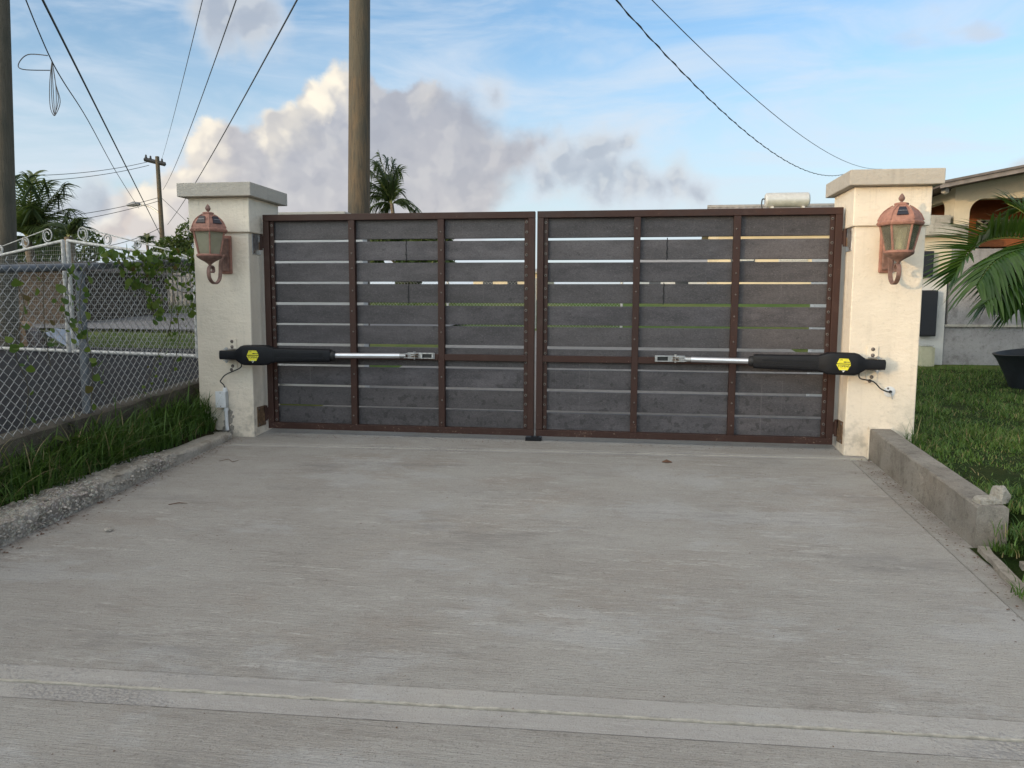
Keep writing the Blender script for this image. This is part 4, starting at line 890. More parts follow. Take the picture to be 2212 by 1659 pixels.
# ------------------------------------------------------------------ grass
def blades(n, xf, zf, hmin, hmax, wmin, wmax, lean, name, mat, parent=None, seg=3, hs=None):
    X, Y = xf(n); n = len(X); Z = zf(X, Y); h = RNG.uniform(hmin, hmax, n) * RNG.uniform(.6, 1., n)
    if hs is not None: h = h * hs(X, Y)
    wd = RNG.uniform(wmin, wmax, n); th = RNG.uniform(0, 2 * np.pi, n); ln = RNG.uniform(.2, 1., n) * lean * h
    dx, dy = np.cos(th), np.sin(th); px, py = -dy, dx; V = np.zeros((n, 2 * seg + 1, 3))
    for k in range(seg):
        t = k / seg; o = ln * t * t; wk = wd * (1 - t * .55) / 2
        for s_, c in ((-1, 0), (1, 1)):
            V[:, 2 * k + c, 0] = X + dx * o + s_ * px * wk; V[:, 2 * k + c, 1] = Y + dy * o + s_ * py * wk; V[:, 2 * k + c, 2] = Z + h * (t - .25 * t * t * ln / np.maximum(h, 1e-6))
    V[:, -1, 0] = X + dx * ln; V[:, -1, 1] = Y + dy * ln; V[:, -1, 2] = Z + h * (1 - .30 * ln / np.maximum(h, 1e-6))
    tri = []
    for k in range(seg - 1): a = 2 * k; tri += [(a, a + 1, a + 3), (a, a + 3, a + 2)]
    a = 2 * (seg - 1); tri.append((a, a + 1, 2 * seg)); T = np.array(tri); Fc = (T[None] + (np.arange(n) * (2 * seg + 1))[:, None, None]).reshape(-1, 3)
    return np_mesh(name, V.reshape(-1, 3), Fc, mat, parent)
def verge_xy(n):
    Y = RNG.uniform(-4.6, .25, n); X = -2.67 - RNG.uniform(0, 1, n) ** .8 * .27; k = fbm(X * 5, Y * 3, 8) > RNG.uniform(.15, .55, n); return X[k], Y[k]
tag(blades(9500, verge_xy, z_verge, .12, .40, .005, .013, 1.35, 'verge_grass', M['grass'], seg=4), 'long dark green grass between the rubble kerb and the chain link fence', 'grass', kind='stuff')
def lawn_xy(n):
    a = RNG.uniform(0, 1, n) ** 1.7; Y = -3.6 + a * 9.5; X = 2.69 + RNG.uniform(0, 1, n) * (1.3 + .50 * (Y + 3.6)); X = np.where(Y < -1.96, X + .12, X); k = fbm(X * 2.3, Y * 2.3, 4) > RNG.uniform(.18, .40, n); return X[k], Y[k]
tag(blades(120000, lawn_xy, lambda X, Y: z_lawn(Y) - .012, .035, .105, .004, .009, 1.15, 'lawn_grass', M['lawn'], hs=lambda X, Y: .45 + 1.5 * np.clip(fbm(X * 3.1, Y * 3.1, 21) - .22, 0, .6)), 'short patchy dark green lawn on the right side of the driveway', 'grass', kind='stuff')
def tuft(c, n, r, h, label, w=(.004, .008)):
    t = tag(blades(n, lambda n: (c[0] + RNG.normal(0, r, n), c[1] + RNG.normal(0, r, n)), lambda X, Y: c[2] + 0 * X, h * .4, h, w[0], w[1], 1.0, 'grass_tuft', M['grass'], seg=4), label, 'grass', 'grass tufts')
    t['kind'] = 'stuff'; return t
tuft((2.80, -.30, .08), 70, .03, .30, 'tall grass tuft growing against the right pillar foot')
tuft((-2.80, -.19, .12), 22, .02, .34, 'few tall grass blades leaning on the left pillar')
tuft((2.62, -2.10, -.11), 140, .035, .09, 'low weeds at the end of the low wall')
tuft((2.50, -2.62, -.15), 120, .035, .09, 'low weeds spilling onto the right edge of the driveway')
tuft((2.70, -2.38, -.08), 160, .05, .10, 'weeds between the broken edging strips')
tuft((2.74, -2.12, -.03), 420, .07, .11, 'thick weeds below the end of the low wall on its lawn side')
tuft((2.68, -2.62, -.10), 420, .09, .11, 'thick weeds beyond the near edging strip')
tuft((2.85, -2.35, .0), 500, .10, .12, 'grass clump right of the broken edging strips')
def broad_plant(c, n, size, label):
    t = thing('weed_plant', c, label, 'plant')
    for i in range(n):
        a = random.uniform(0, 6.28); h = random.uniform(.3, 1.) * size * 2.2; q = Vector(c) + Vector((math.cos(a) * size * .8, math.sin(a) * size * .8, h)); s_ = size * random.uniform(.5, 1.)
        m = MB(); m.tube(smooth_path([c, Vector(c) + Vector((math.cos(a) * size * .2, math.sin(a) * size * .2, h * .7)), q], 4), .002, 5); m.build('stem', M['stem'], t)
        link('leaf', weed_me, None, t, q, (R(random.uniform(-30, 40)), random.uniform(-.5, .5), a - 1.57), (s_, s_, s_))
    return t
weed_me = leaf_me.copy(); weed_me.materials.clear(); weed_me.materials.append(M['weed'])
broad_plant((-2.86, -1.62, .12), 9, .085, 'broad leaved weed in the long grass below the fence')
broad_plant((-2.80, -2.45, -.02), 6, .06, 'small leafy weed in the long grass at left edge')

# small litter on the drive
def litter(name, pts, r, mat, label, cat):
    m = MB(); m.tube([(a, b, S * b + c) for a, b, c in pts], r, 6); tag(m.build(name, mat, auto=60), label, cat)
litter('twig', [(-2.03, -1.90, .004), (-1.98, -1.87, .008), (-1.93, -1.86, .004)], [.002, .003, .001], M['dryleaf'], 'thin dry twig lying near the left kerb', 'twig')
litter('twig', [(-2.24, -.92, .004), (-2.19, -.88, .010), (-2.13, -.93, .004), (-2.11, -.88, .004)], [.0015, .002, .002, .001], M['dryleaf'], 'bent dry twig near the left pillar foot', 'twig')
litter('dry_leaf', [(1.00, -.53, .004), (1.03, -.535, .012), (1.07, -.53, .004)], [.004, .014, .003], M['dryleaf'], 'single brown dry leaf in front of the right gate leaf', 'leaf')
m = MB(); m.add([Vector((-2.10, -2.36, S * -2.36 + .010)) + Vector((v.x * .026, v.y * .02, v.z * .014)) for v in ico_v], ico_f); tag(m.build('pebble', M['pebble'], auto=30), 'loose grey pebble on the driveway near the rubble kerb', 'pebble')

V = []; F = []
def bit(x, y, r):
    k0 = len(V); a = random.uniform(0, 6.28); e = random.uniform(.25, .9); dx, dy = math.cos(a) * r, math.sin(a) * r; z = S * y + .0015
    V.extend([(x - dx, y - dy, z), (x + dy * e, y - dx * e, z + r * .25), (x + dx, y + dy, z + r * .15), (x - dy * e, y + dx * e, z + r * .3), (x, y, z + r * .45)]); F.extend([(k0, k0 + 1, k0 + 4), (k0 + 1, k0 + 2, k0 + 4), (k0 + 2, k0 + 3, k0 + 4), (k0 + 3, k0, k0 + 4)])
for _ in range(420): bit(-2.49 + abs(random.gauss(0, .05)), random.uniform(-4.3, -.25), random.uniform(.003, .011))
for _ in range(330): bit(2.50 - abs(random.gauss(0, .07)), random.uniform(-2.9, -.25), random.uniform(.003, .010))
for _ in range(260): bit(random.uniform(-2.3, 2.35), random.uniform(-.12, .02), random.uniform(.002, .008))
for _ in range(170): bit(random.uniform(-2.4, 2.4), random.uniform(-4.4, -.4), random.uniform(.002, .006))
tag(np_mesh('ground_litter', np.array(V), np.array(F), M['dryleaf']), 'crumbs of soil and dry leaf along the driveway edges', 'litter', kind='stuff')

# ------------------------------------------------------------------ the house on the right
HY = 6.0
hs = thing('house', (9.5, 9, .2), 'cream house with arched orange porch, dark roof edge and grey base on the right', 'house')
def hpart(nm, mat, *boxes, bev=.0, par=None):
    m = MB()
    for b in boxes: m.box(*b)
    return m.build(nm, mat, par or hs, bev=bev)
EAVE = lambda x: 2.70 + .19 * (x - 4.93)       # underside of the sloping roof edge
def arch_wall(x0, x1, z0, ztop, ax0, ax1, az0, az1, r, y0, y1, nm, mat, side=False):
    """a wall with a round-cornered opening, cut as strips so the opening is real"""
    m = MB(); nseg = 10
    def quad(xa, xb, za0, zb0, za1, zb1): m.hexa([(xa, y0, za0), (xb, y0, zb0), (xb, y1, zb0), (xa, y1, za0), (xa, y0, za1), (xb, y0, zb1), (xb, y1, zb1), (xa, y1, za1)])
    quad(x0, ax0, z0, z0, ztop(x0), ztop(ax0)); quad(ax1, x1, z0, z0, ztop(ax1), ztop(x1))
    if az0 > z0: quad(ax0, ax1, z0, z0, az0, az0)
    cs = [(ax0 + r - r * math.cos(R(90 * i / nseg)), az1 - r + r * math.sin(R(90 * i / nseg))) for i in range(nseg + 1)]
    cs += [(ax1 - r + r * math.sin(R(90 * i / nseg)), az1 - r + r * math.cos(R(90 * i / nseg))) for i in range(nseg + 1)]
    for (xa, za), (xb, zb) in zip(cs[:-1], cs[1:]):
        if xb - xa > 1e-5: quad(xa, xb, za, zb, ztop(xa), ztop(xb))
    if side: m.v = [(b_, a_, c_) for a_, b_, c_ in m.v]
    return m.build(nm, mat, hs)
arch_wall(5.395, 9.6, 1.93, lambda x: EAVE(x) + .02, 5.60, 7.25, 1.931, 2.645, .20, HY, HY + .18, 'gable_wall', M['housewall'])
m = MB(); m.hexa([(5.4, HY + 1.55, .8), (9.6, HY + 1.55, .8), (9.6, HY + 1.65, .8), (5.4, HY + 1.65, .8), (5.4, HY + 1.55, EAVE(5.4)), (9.6, HY + 1.55, EAVE(9.6)), (9.6, HY + 1.65, EAVE(9.6)), (5.4, HY + 1.65, EAVE(5.4))]); m.build('porch_back_wall', M['houseorange'], hs)
hpart('porch_side_wall', M['houseorange'], (7.30, 7.40, HY + .19, HY + 1.54, .8, 3.1))
hpart('porch_floor', M['ledge'], (5.39, 7.29, HY + .19, HY + 1.54, .78, .82))
hpart('porch_beam', M['houseorange'], (5.42, 7.28, HY + .9, HY + 1.0, 2.02, 2.22))
hpart('porch_door', M['doorwood'], (5.75, 6.55, HY + 1.50, HY + 1.545, .83, 2.3)); hpart('porch_window', M['darkglass'], (6.75, 7.2, HY + 1.50, HY + 1.545, 1.4, 2.2))
for i in range(7):                                      # row of pierced blocks high in the porch
    x0 = 5.66 + i * .22
    if i == 2: continue
    bl = hpart('vent_block', M['ledge'], (x0, x0 + .19, HY + 1.47, HY + 1.50, 2.33, 2.345), (x0, x0 + .19, HY + 1.47, HY + 1.50, 2.475, 2.49))
    for sgn in (1, -1):
        m = MB(); cx, cz = x0 + .095, 2.41; d = Vector((.085, 0, .065 * sgn)); n = Vector((-.065 * sgn, 0, .085)).normalized() * .013
        q = [Vector((cx, HY + 1.47, cz)) - d - n, Vector((cx, HY + 1.47, cz)) + d - n, Vector((cx, HY + 1.50, cz)) + d - n, Vector((cx, HY + 1.50, cz)) - d - n]; m.hexa(q + [p + 2 * n for p in q]); m.build('block_cross', M['ledge'], bl)
    hpart('block_void', M['ink'], (x0 + .005, x0 + .185, HY + 1.53, HY + 1.54, 2.345, 2.475), par=bl)
# side of the porch with its own small arch
arch_wall(HY + .185, HY + 5.9, .80, lambda y_: 2.785, HY + .36, HY + 1.35, 2.20, 2.66, .14, 5.396, 5.52, 'side_arch_wall', M['housewall'], side=True)
hpart('upper_ledge', M['ledge'], (4.40, 5.33, HY - .06, HY + .30, 2.27, 2.41), bev=.006); hpart('lower_ledge', M['ledge'], (4.36, 5.525, HY - .16, HY - .005, 2.115, 2.265), bev=.006)
hpart('front_wall', M['housewall'], (4.38, 5.392, HY + .0, HY + .12, 1.55, 2.113)); hpart('front_pier', M['housewhite'], (4.38, 5.355, HY + .0, HY + .14, -.05, 1.549)); hpart('grey_base_wall', M['housegrey'], (5.358, 9.6, HY + .03, HY + .16, -.05, .815)); hpart('grey_upper_wall', M['housegrey'], (5.394, 9.6, HY + .002, HY + .17, .816, 1.929))
hpart('wall_band', M['ledge'], (5.36, 9.6, HY - .01, HY + .028, .80, .835))
def slope_sheet(nm, y0, y1, dz0, dz1, mat, par):
    m = MB(); m.hexa([(4.93, y0, EAVE(4.93) + dz0), (9.8, y0, EAVE(9.8) + dz0), (9.8, y1, EAVE(9.8) + dz0), (4.93, y1, EAVE(4.93) + dz0), (4.93, y0, EAVE(4.93) + dz1), (9.8, y0, EAVE(9.8) + dz1), (9.8, y1, EAVE(9.8) + dz1), (4.93, y1, EAVE(4.93) + dz1)]); return m.build(nm, mat, par)
rf = slope_sheet('roof', HY - .68, 12, .022, .060, M['roofunder'], hs)
slope_sheet('barge_board', HY - .71, HY - .681, .0, .062, M['bargeboard'], rf); slope_sheet('roof_sheet', HY - .74, 12.0, .063, .095, M['roofdark'], rf)
m = MB(); m.lathe([(.03, 0), (.05, -.03), (.05, -.07), (.02, -.09)], (5.12, HY - .35, 2.755), 12); m.build('eave_lamp', M['whitemetal'], hs, auto=50)
for (nm, b, lab) in (('meter_box', (4.95, 5.115, HY - .12, HY - .003, 1.525, 1.895), 'smaller black meter box high on the white wall'), ('meter_box', (4.95, 5.195, HY - .14, HY - .003, .66, 1.33), 'taller black meter box lower on the white wall')):
    t = thing(nm, ((b[0] + b[1]) / 2, HY - .05, b[4]), lab, 'meter box', 'black meter boxes'); m = MB(); m.box(*b); m.build('box_body', M['blackbox'], t, bev=.012); m = MB(); m.box(b[0] + .015, b[1] - .015, b[2] - .010, b[2] - .0005, b[4] + .02, b[5] - .02); m.build('box_lid', M['blackbox'], t, bev=.005)
cb = thing('cream_box', (5.06, HY - .1, .21), 'small cream box standing against the white wall', 'box'); m = MB(); m.box(4.98, 5.135, HY - .22, HY - .06, .16, .52); m.build('box_body', M['cream_box'], cb, bev=.008); m = MB(); m.box(5.136, 5.175, HY - .20, HY - .07, .16, .50); m.build('side_panel', M['cream_box'], cb, bev=.005); m = MB(); m.box(4.97, 5.145, HY - .23, HY - .05, .521, .535); m.build('lid', M['whitemetal'], cb)

# planter and palm in front of that house
PX, PY = 5.47, 3.45; ZP = .165
pt = thing('planter', (PX, PY, ZP), 'large black plastic tub on the lawn under the palm', 'planter')
m = MB(); n = 40; rings = []
for (r, z, tl) in ((.32, 0, 0), (.39, .18, .02), (.47, .36, .06), (.51, .43, .10), (.49, .435, .10), (.43, .28, .04)):
    rings.append([(PX + r * math.cos(2 * math.pi * k / n), PY + r * math.sin(2 * math.pi * k / n), ZP + z + tl * .5 * math.cos(2 * math.pi * k / n)) for k in range(n)])
m.loft(rings); m.build('tub_wall', M['tub'], pt, auto=40)
m = MB(); m.lathe([(.03, .28), (.41, .29), (.415, .30)], (PX, PY, ZP), 24); m.build('potting_soil', M['soil'], pt)
def frond(t, pts, nl, l0, mat, wid, droop, spread, lift=0., sub=True, fold=.35):
    rp = smooth_path(pts, 8); n = len(rp); m = MB(); m.tube(rp, [.012 * (1 - .8 * i / n) + .002 for i in range(n)], 6); fr = m.build('frond', M['rachis'], t, auto=60)
    V = []; Fc = []
    for i in range(nl):
        f = .10 + .90 * i / (nl - 1); q = f * (n - 1); a = int(min(q, n - 2)); p = rp[a].lerp(rp[a + 1], q - a); d = (rp[min(a + 1, n - 1)] - rp[max(a - 1, 0)]).normalized()
        side = d.cross(Vector((0, 0, 1))); side = side.normalized() if side.length > 1e-3 else Vector((1, 0, 0)); upv = side.cross(d)
        for sg in (-1, 1):
            L = l0 * (math.sin(math.pi * (.12 + .80 * f)) ** .7) * random.uniform(.85, 1.1)
            dr = (side * sg * spread + d * (.55 + .5 * f) + upv * (lift + random.uniform(-.12, .12))).normalized(); nn = dr.cross(upv).normalized() * wid * random.uniform(.8, 1.15) * .5
            vs = []; K = 5
            for k in range(K):
                g = k / (K - 1); c = p + dr * L * g + Vector((0, 0, -droop * L * g * g)); wv = nn * (1 - g) ** .6 * (.55 + .45 * min(1, g * 4)) if k < K - 1 else nn * 0; up2 = Vector((0, 0, wid * fold * (1 - g)))
                vs += [c - wv + up2, c, c + wv + up2] if k < K - 1 else [c]
            b = len(V); V += vs
            fs = []
            for k in range(K - 2): o = 3 * k; fs += [(o, o + 1, o + 4), (o, o + 4, o + 3), (o + 1, o + 2, o + 5), (o + 1, o + 5, o + 4)]
            o = 3 * (K - 2); fs += [(o, o + 1, o + 3), (o + 1, o + 2, o + 3)]
            if sub:
                mm = MB(); mm.add(vs, fs); mm.build('leaflet', mat, fr, fix=False)
            else: Fc += [tuple(b + j for j in x_) for x_ in fs]
    if not sub: tag(np_mesh('leaflets', np.array([tuple(v) for v in V]), np.array(Fc), mat, fr), kind='stuff')
    return fr
pm = thing('potted_palm', (PX + .05, PY, ZP + .4), 'green palm with arching fronds in front of the house at right edge', 'palm')
m = MB(); m.tube([(PX + .05, PY, ZP + .28), (PX + .07, PY, ZP + .8), (PX + .10, PY, ZP + 1.1)], [.06, .05, .04], 10); m.build('trunk', M['bark'], pm, auto=60)
crown = Vector((PX + .10, PY, ZP + 1.1))
for (pts, nl, l0, dr, sp, lf) in (
    ([site(2300, 560, 8.8), site(2215, 518, 8.8), site(2150, 516, 8.7), site(2112, 530, 8.6), site(2085, 558, 8.5), site(2066, 600, 8.5)], 40, .66, .16, .80, .75),
    ([site(2310, 580, 8.6), site(2245, 540, 8.3), site(2195, 545, 8.1), site(2145, 570, 7.9), site(2112, 615, 7.8)], 34, .60, .55, .95, .05),
    ([site(2290, 560, 8.8), site(2240, 490, 8.9), site(2205, 455, 9.0), site(2175, 440, 9.1)], 22, .62, .25, .9, .4),
    ([site(2300, 585, 8.6), site(2250, 590, 8.2), site(2205, 600, 8.0), site(2155, 640, 7.9)], 30, .58, .70, .9, .0),
    ([site(2310, 585, 8.8), site(2270, 560, 8.4), site(2225, 560, 8.2), site(2180, 590, 8.0), site(2150, 640, 8.0)], 30, .56, .55, .9, .2),
    ([site(2300, 590, 8.6), site(2230, 600, 8.1), site(2180, 618, 7.8), site(2130, 655, 7.6)], 22, .46, .5, .8, .0),
    ([site(2320, 570, 8.9), site(2265, 530, 8.7), site(2215, 535, 8.5), site(2165, 560, 8.4), site(2130, 600, 8.3)], 32, .56, .5, .9, .25),
    ([site(2320, 600, 8.6), site(2275, 605, 8.2), site(2235, 625, 7.9), site(2205, 665, 7.8)], 22, .5, .6, .9, .0),
    ([site(2310, 550, 9.0), site(2260, 470, 9.2), site(2225, 450, 9.3), site(2190, 462, 9.4)], 20, .55, .35, .9, .4),
    ([site(2300, 590, 8.8), site(2290, 520, 9.3), site(2280, 440, 9.9), site(2290, 380, 10.4)], 9, .5, .4, .9, .2)):
    frond(pm, [crown] + pts, nl, l0, M['palm'], .062, dr, sp, lf)

# ------------------------------------------------------------------ street: poles, wires
def upole(base, top, r0, r1, mat, label, nm='utility_pole'):
    t = thing(nm, base, label, 'utility pole', 'utility poles'); b, tp = Vector(base), Vector(top)
    pts = [b.lerp(tp, i / 14) for i in range(15)]; m = MB(); m.tube(pts, [r0 + (r1 - r0) * i / 14 for i in range(15)], 20); m.build('pole_shaft', mat, t, auto=60); return t
u1 = upole((-2.555, 2.97, -.02), (-2.63, 3.68, 8.6), .140, .118, M['pole'], 'brown wooden utility pole standing just behind the left gate leaf')
u2 = upole((-8.98, 4.75, .2), (-8.97, 5.1, 8.2), .165, .15, M['polegrey'], 'grey green wooden utility pole cut by the left edge of the photo')
FB = Vector((-23.0, 31.1, 1.1)); FT = Vector((-23.56, 31.72, 8.62))
u3 = upole(FB, FT, .14, .10, M['pole'], 'distant wooden utility pole with crossarm and street light')
m = MB(); a, b = site(312, 344, 40), site(357, 355, 40); d = (b - a).normalized(); m.tube([a, b], .11, 4); m.build('crossarm', M['cable'], u3)
for f in (.08, .3, .85):
    m = MB(); q = a.lerp(b, f); m.lathe([(.04, 0), (.06, .06), (.04, .10), (.05, .14), (.02, .18)], q + Vector((0, 0, .08)), 8); m.build('insulator', M['cable'], u3)
m = MB(); m.tube(smooth_path([site(344, 460, 40), site(325, 447, 40), site(300, 441, 40), site(290, 441, 40)], 5), .045, 6); arm = m.build('lamp_arm', M['zinc'], u3, auto=60)
m = MB(); c = site(288, 441, 40); m.tube([c + Vector((.35, 0, 0)), c, c + Vector((-.35, 0, -.05))], [.09, .14, .06], 8); m.build('lamp_head', M['galvpost'], arm, auto=60)
def wire(pts, r, label, sag=0., tw=0., loop=None):
    if len(pts) == 2:
        a, b = pts; pts = [a.lerp(b, i / 24) + Vector((0, 0, -sag * 4 * (i / 24) * (1 - i / 24))) for i in range(25)]
    m = MB(); m.tube(pts, r, 5)
    if tw:
        n = 160; A_, B_ = pts[0], pts[-1]; q = []
        for i in range(n + 1):
            f = i / n * (len(pts) - 1); k = min(int(f), len(pts) - 2); p = pts[k].lerp(pts[k + 1], f - k); q.append(p + Vector((tw * math.cos(i * 1.25), 0, tw * math.sin(i * 1.25))))
        m.tube(q, r * .8, 5)
    if loop: m.tube(loop, r * .8, 5)
    return tag(m.build('overhead_wire', M['cable'], auto=60, fix=False), label, 'wire', 'overhead wires')
wire([site(62, -60, 9), site(345, 505, 40)], .016, 'thick overhead cable running down to distant pole from top left', .0)
lp = smooth_path([site(103, 120, 10.5), site(60, 118, 10.5), site(40, 138, 10.5), site(50, 150, 10.5), site(108, 152, 10.6)], 6)
w2 = wire(smooth_path([site(48, -20, 9), site(80, 60, 10), site(110, 128, 10.7), site(138, 178, 11.5), site(190, 260, 15), site(250, 370, 22), site(300, 450, 32)], 6), .0085, 'overhead wire with a loose curl and hanging coil at top left', loop=lp)
for k_, (dx, b_) in enumerate(((0, 245), (-9, 250), (8, 250))):
    m = MB(); m.tube(smooth_path([site(138, 178, 11.5), site(138 + dx * .5 - 1, 225, 11.5), site(139 + dx, b_ + 66, 11.5), site(147 + dx * .6, b_ + 70, 11.5), site(154 + dx * .5, b_ + 50, 11.5), site(142, 186, 11.5)], 6) if False else smooth_path([site(112, 133, 11.0), site(111 + dx * .4, 180, 11.0), site(113 + dx * .5, b_ - 20, 11.0), site(118, b_, 11.0), site(126 + dx * .5, b_ - 30, 11.0), site(120, 180, 11.0), site(113, 133, 11.0)], 6), .0055, 5); m.build('hanging_coil', M['cable'], w2, auto=60)
wire([site(452, -60, 9), site(349, 345, 40)], .0065, 'thin overhead wire to distant pole top, left of two', .1)
wire([site(531, -60, 9), site(352, 410, 40)], .0085, 'thin overhead wire to distant pole, passing left of the left pillar cap', .25)
wire([site(674, -60, 9), site(362, 485, 40)], .011, 'dark overhead wire passing behind the left pillar cap', .2)
wire([site(1278, -60, 8), site(1830, 374, 26)], .0065, 'twisted overhead cable at right dropping towards the right pillar', .75, .011)
wire([site(1350, -60, 8), site(1905, 365, 26)], .006, 'thin overhead wire at right, above the twisted cable', .55)
for (ua, va, ub, vb, l) in ((-40, 378, 318, 350, 'upper street wire running left from distant crossarm'), (-40, 392, 322, 357, 'lower street wire running left from distant crossarm'), (-40, 480, 342, 427, 'upper side wire on the distant pole near its lamp'), (-40, 497, 343, 434, 'lower side wire on the distant pole near its lamp'), (150, 540, 346, 492, 'low slack wire left of the distant pole')):
    wire([site(ua, va, 30), site(ub, vb, 40)], .014, l, .25)
wire([site(346, 425, 40), site(470, 540, 60)], .012, 'street wire leaving the distant pole to the right')

# ------------------------------------------------------------------ walls and houses beyond the gate
def bwall(x0, x1, y, z1, cap, label):
    t = thing('boundary_wall', ((x0 + x1) / 2, y, .1), label, 'wall', 'boundary walls outside the gate'); m = MB(); m.box(x0, x1, y, y + .15, -.05, z1); m.build('wall_body', M['whitewall'], t)
    if cap: m = MB(); m.box(x0 - .03, x1 - .18, y - .04, y + .19, z1 + .001, z1 + .035); m.build('coping', M['cap'], t, bev=.006)
bwall(-3.55, -2.13, 2.0, 2.062, True, 'white boundary wall with thin coping behind left half of the left gate leaf')
bwall(2.585, 3.35, 2.0, 1.66, False, 'white boundary wall seen through gaps at the hinge end of right gate leaf')

ff = thing('far_chain_link_fence', (-1, 10.6, .6), 'low chain link fence with white posts glimpsed through the gate gaps', 'fence'); V = []; F = []; rad = .003; fx0, fx1, fy = -5.2, .62, 10.6
for i in range(int((fx1 - fx0) / ST)):
    for kk in range(28):
        k0 = len(V)
        for q in (kk, kk + 1):
            c_ = np.array((fx0 + (i + (q & 1)) * ST, fy, 1.62 - (q + (i & 1)) * ST)); V.extend([c_ + (rad, 0, 0), c_ + (-rad * .5, rad, 0), c_ + (-rad * .5, -rad, 0)])
        F.extend([(k0 + w_, k0 + (w_ + 1) % 3, k0 + 3 + (w_ + 1) % 3, k0 + 3 + w_) for w_ in range(3)])
tag(np_mesh('chain_link_mesh', np.array(V), np.array(F), M['galv'], ff), kind='stuff')
for px_ in (-5.2, -3.2, -1.25, .62):
    m = MB(); m.tube([(px_, fy + .03, .5), (px_, fy + .03, 1.66)], .03, 8); m.build('post', M['whitemetal'], ff, auto=50)
def leaf_cloud(clumps, n, size, name, mat, parent, flat=.6):
    C = np.array([c[:3] for c in clumps]); Rr = np.array([c[3:6] for c in clumps]); vol = Rr.prod(1); idx = RNG.choice(len(C), n, p=vol / vol.sum()); u = RNG.normal(size=(n, 3)); u /= np.linalg.norm(u, axis=1)[:, None]; u *= (RNG.uniform(.35, 1.05, n) ** .5)[:, None]
    Pc = C[idx] + u * Rr[idx]; s_ = size * RNG.uniform(.6, 1.3, n); a = RNG.normal(size=(n, 3)); a /= np.linalg.norm(a, axis=1)[:, None]; b = np.cross(a, RNG.normal(size=(n, 3))); b /= np.linalg.norm(b, axis=1)[:, None]
    V = np.stack([Pc - a * s_[:, None], Pc + b * s_[:, None] * .42, Pc + a * s_[:, None], Pc - b * s_[:, None] * .42], 1).reshape(-1, 3); Fc = np.arange(n * 4).reshape(n, 4)
    return np_mesh(name, V, Fc, mat, parent)
def tree(base, h, clumps, n, size, label, nm='tree', cat='tree', mat='tree'):
    b = Vector(base); t = thing(nm, b, label, cat, 'background trees'); m = MB(); m.tube([b, b + Vector((.1, 0, h * .35)), b + Vector((-.05, .1, h * .7))], [.16, .12, .05], 8)
    for c in clumps[:5]: m.tube([b + Vector((.05, 0, h * .35)), (b + Vector((c[0], c[1], c[2] - c[5] * .3)))], [.07, .02], 6)
    m.build('trunk', M['bark'], t, auto=60); leaf_cloud([(b.x + c[0], b.y + c[1], b.z + c[2], *c[3:]) for c in clumps], n, size, 'crown', M[mat], t); return t
def rclumps(n, rx, rz, zc, s0, s1):
    return [(random.uniform(-rx, rx), random.uniform(-rx * .6, rx * .6), zc + random.uniform(-rz, rz), *(lambda q: (q, q * .9, q * .8))(random.uniform(s0, s1))) for _ in range(n)]
b = site(388, 600, 27); tree((b.x, b.y, 1.1), 3.0, [(-.2, 0, 1.6, .75, .7, .7), (.45, .2, 1.7, .7, .6, .6), (.3, 0, 2.35, .35, .3, .4), (.55, .1, 2.75, .22, .2, .35), (-.45, 0, 1.2, .55, .5, .5), (.75, 0, 2.4, .25, .25, .4)], 5200, .075, 'bright green leafy tree between distant pole and left pillar')
b = site(255, 640, 38); tree((b.x, b.y, 1.2), 2.6, rclumps(9, 3.0, .3, .95, .5, .85), 4200, .12, 'low wide dark green tree left of the distant pole')
b = site(880, 640, 40); tree((b.x, b.y, 1.3), 3.2, rclumps(14, 1.8, 1.1, 2.2, .6, 1.0), 15000, .15, 'dense dark tree under the wind blown palm, seen through the gate gaps')
b = site(60, 640, 26); tree((b.x, b.y, 1.1), 2.2, rclumps(14, 2.0, .55, 1.35, .6, .9), 12000, .09, 'dense dark shrub mass below the left palm')
def palm(base, crown_c, fr, label, l0, wid):
    b, c = Vector(base), Vector(crown_c); t = thing('coconut_palm', b, label, 'palm', 'distant palms'); m = MB(); m.tube([b, b.lerp(c, .5) + Vector((.15, 0, 0)), c], [.16, .12, .10], 8); m.build('trunk', M['bark'], t, auto=60)
    for (dx, dz, dy, L, sag) in fr:
        e = c + Vector((dx, dy, dz)) * L; mid = c.lerp(e, .5) + Vector((0, 0, sag * L * .30)); tip = e + Vector((0, 0, -sag * L * .35))
        frond(t, [c, c.lerp(mid, .5) + Vector((0, 0, sag * L * .08)), mid, e.lerp(tip, .3), tip], 34, l0, M['palmfar'], wid, .45, .85, .0, sub=False)
    return t
c = site(846, 440, 40)
palm((c.x + .3, c.y, 1.3), c, [(-.35, 1., .1, 2.0, .25), (-.1, 1.05, 0, 2.1, .2), (.12, 1.0, .1, 1.75, .15), (-.7, .65, -.1, 1.6, .35), (-.95, .25, .2, 1.5, .45), (-.9, -.2, 0, 1.4, .4), (.75, -.15, .1, 1.5, .5), (.9, -.35, 0, 1.6, .45), (-.5, .9, -.3, 1.8, .3), (-.2, .85, .4, 1.9, .3), (-.6, -.6, .1, 1.2, .3), (.3, .6, .1, 1.1, .3), (-.45, 1.1, .2, 2.0, .25), (-.25, 1.15, -.1, 2.1, .2), (.05, 1.1, 0, 1.9, .2), (-.8, .45, 0, 1.5, .4), (-.75, .75, .1, 1.6, .35), (.85, -.05, 0, 1.5, .5), (.2, 1.1, .2, 1.6, .2)], 'wind blown coconut palm rising beside the brown utility pole', .95, .085)
c = site(58, 512, 20)
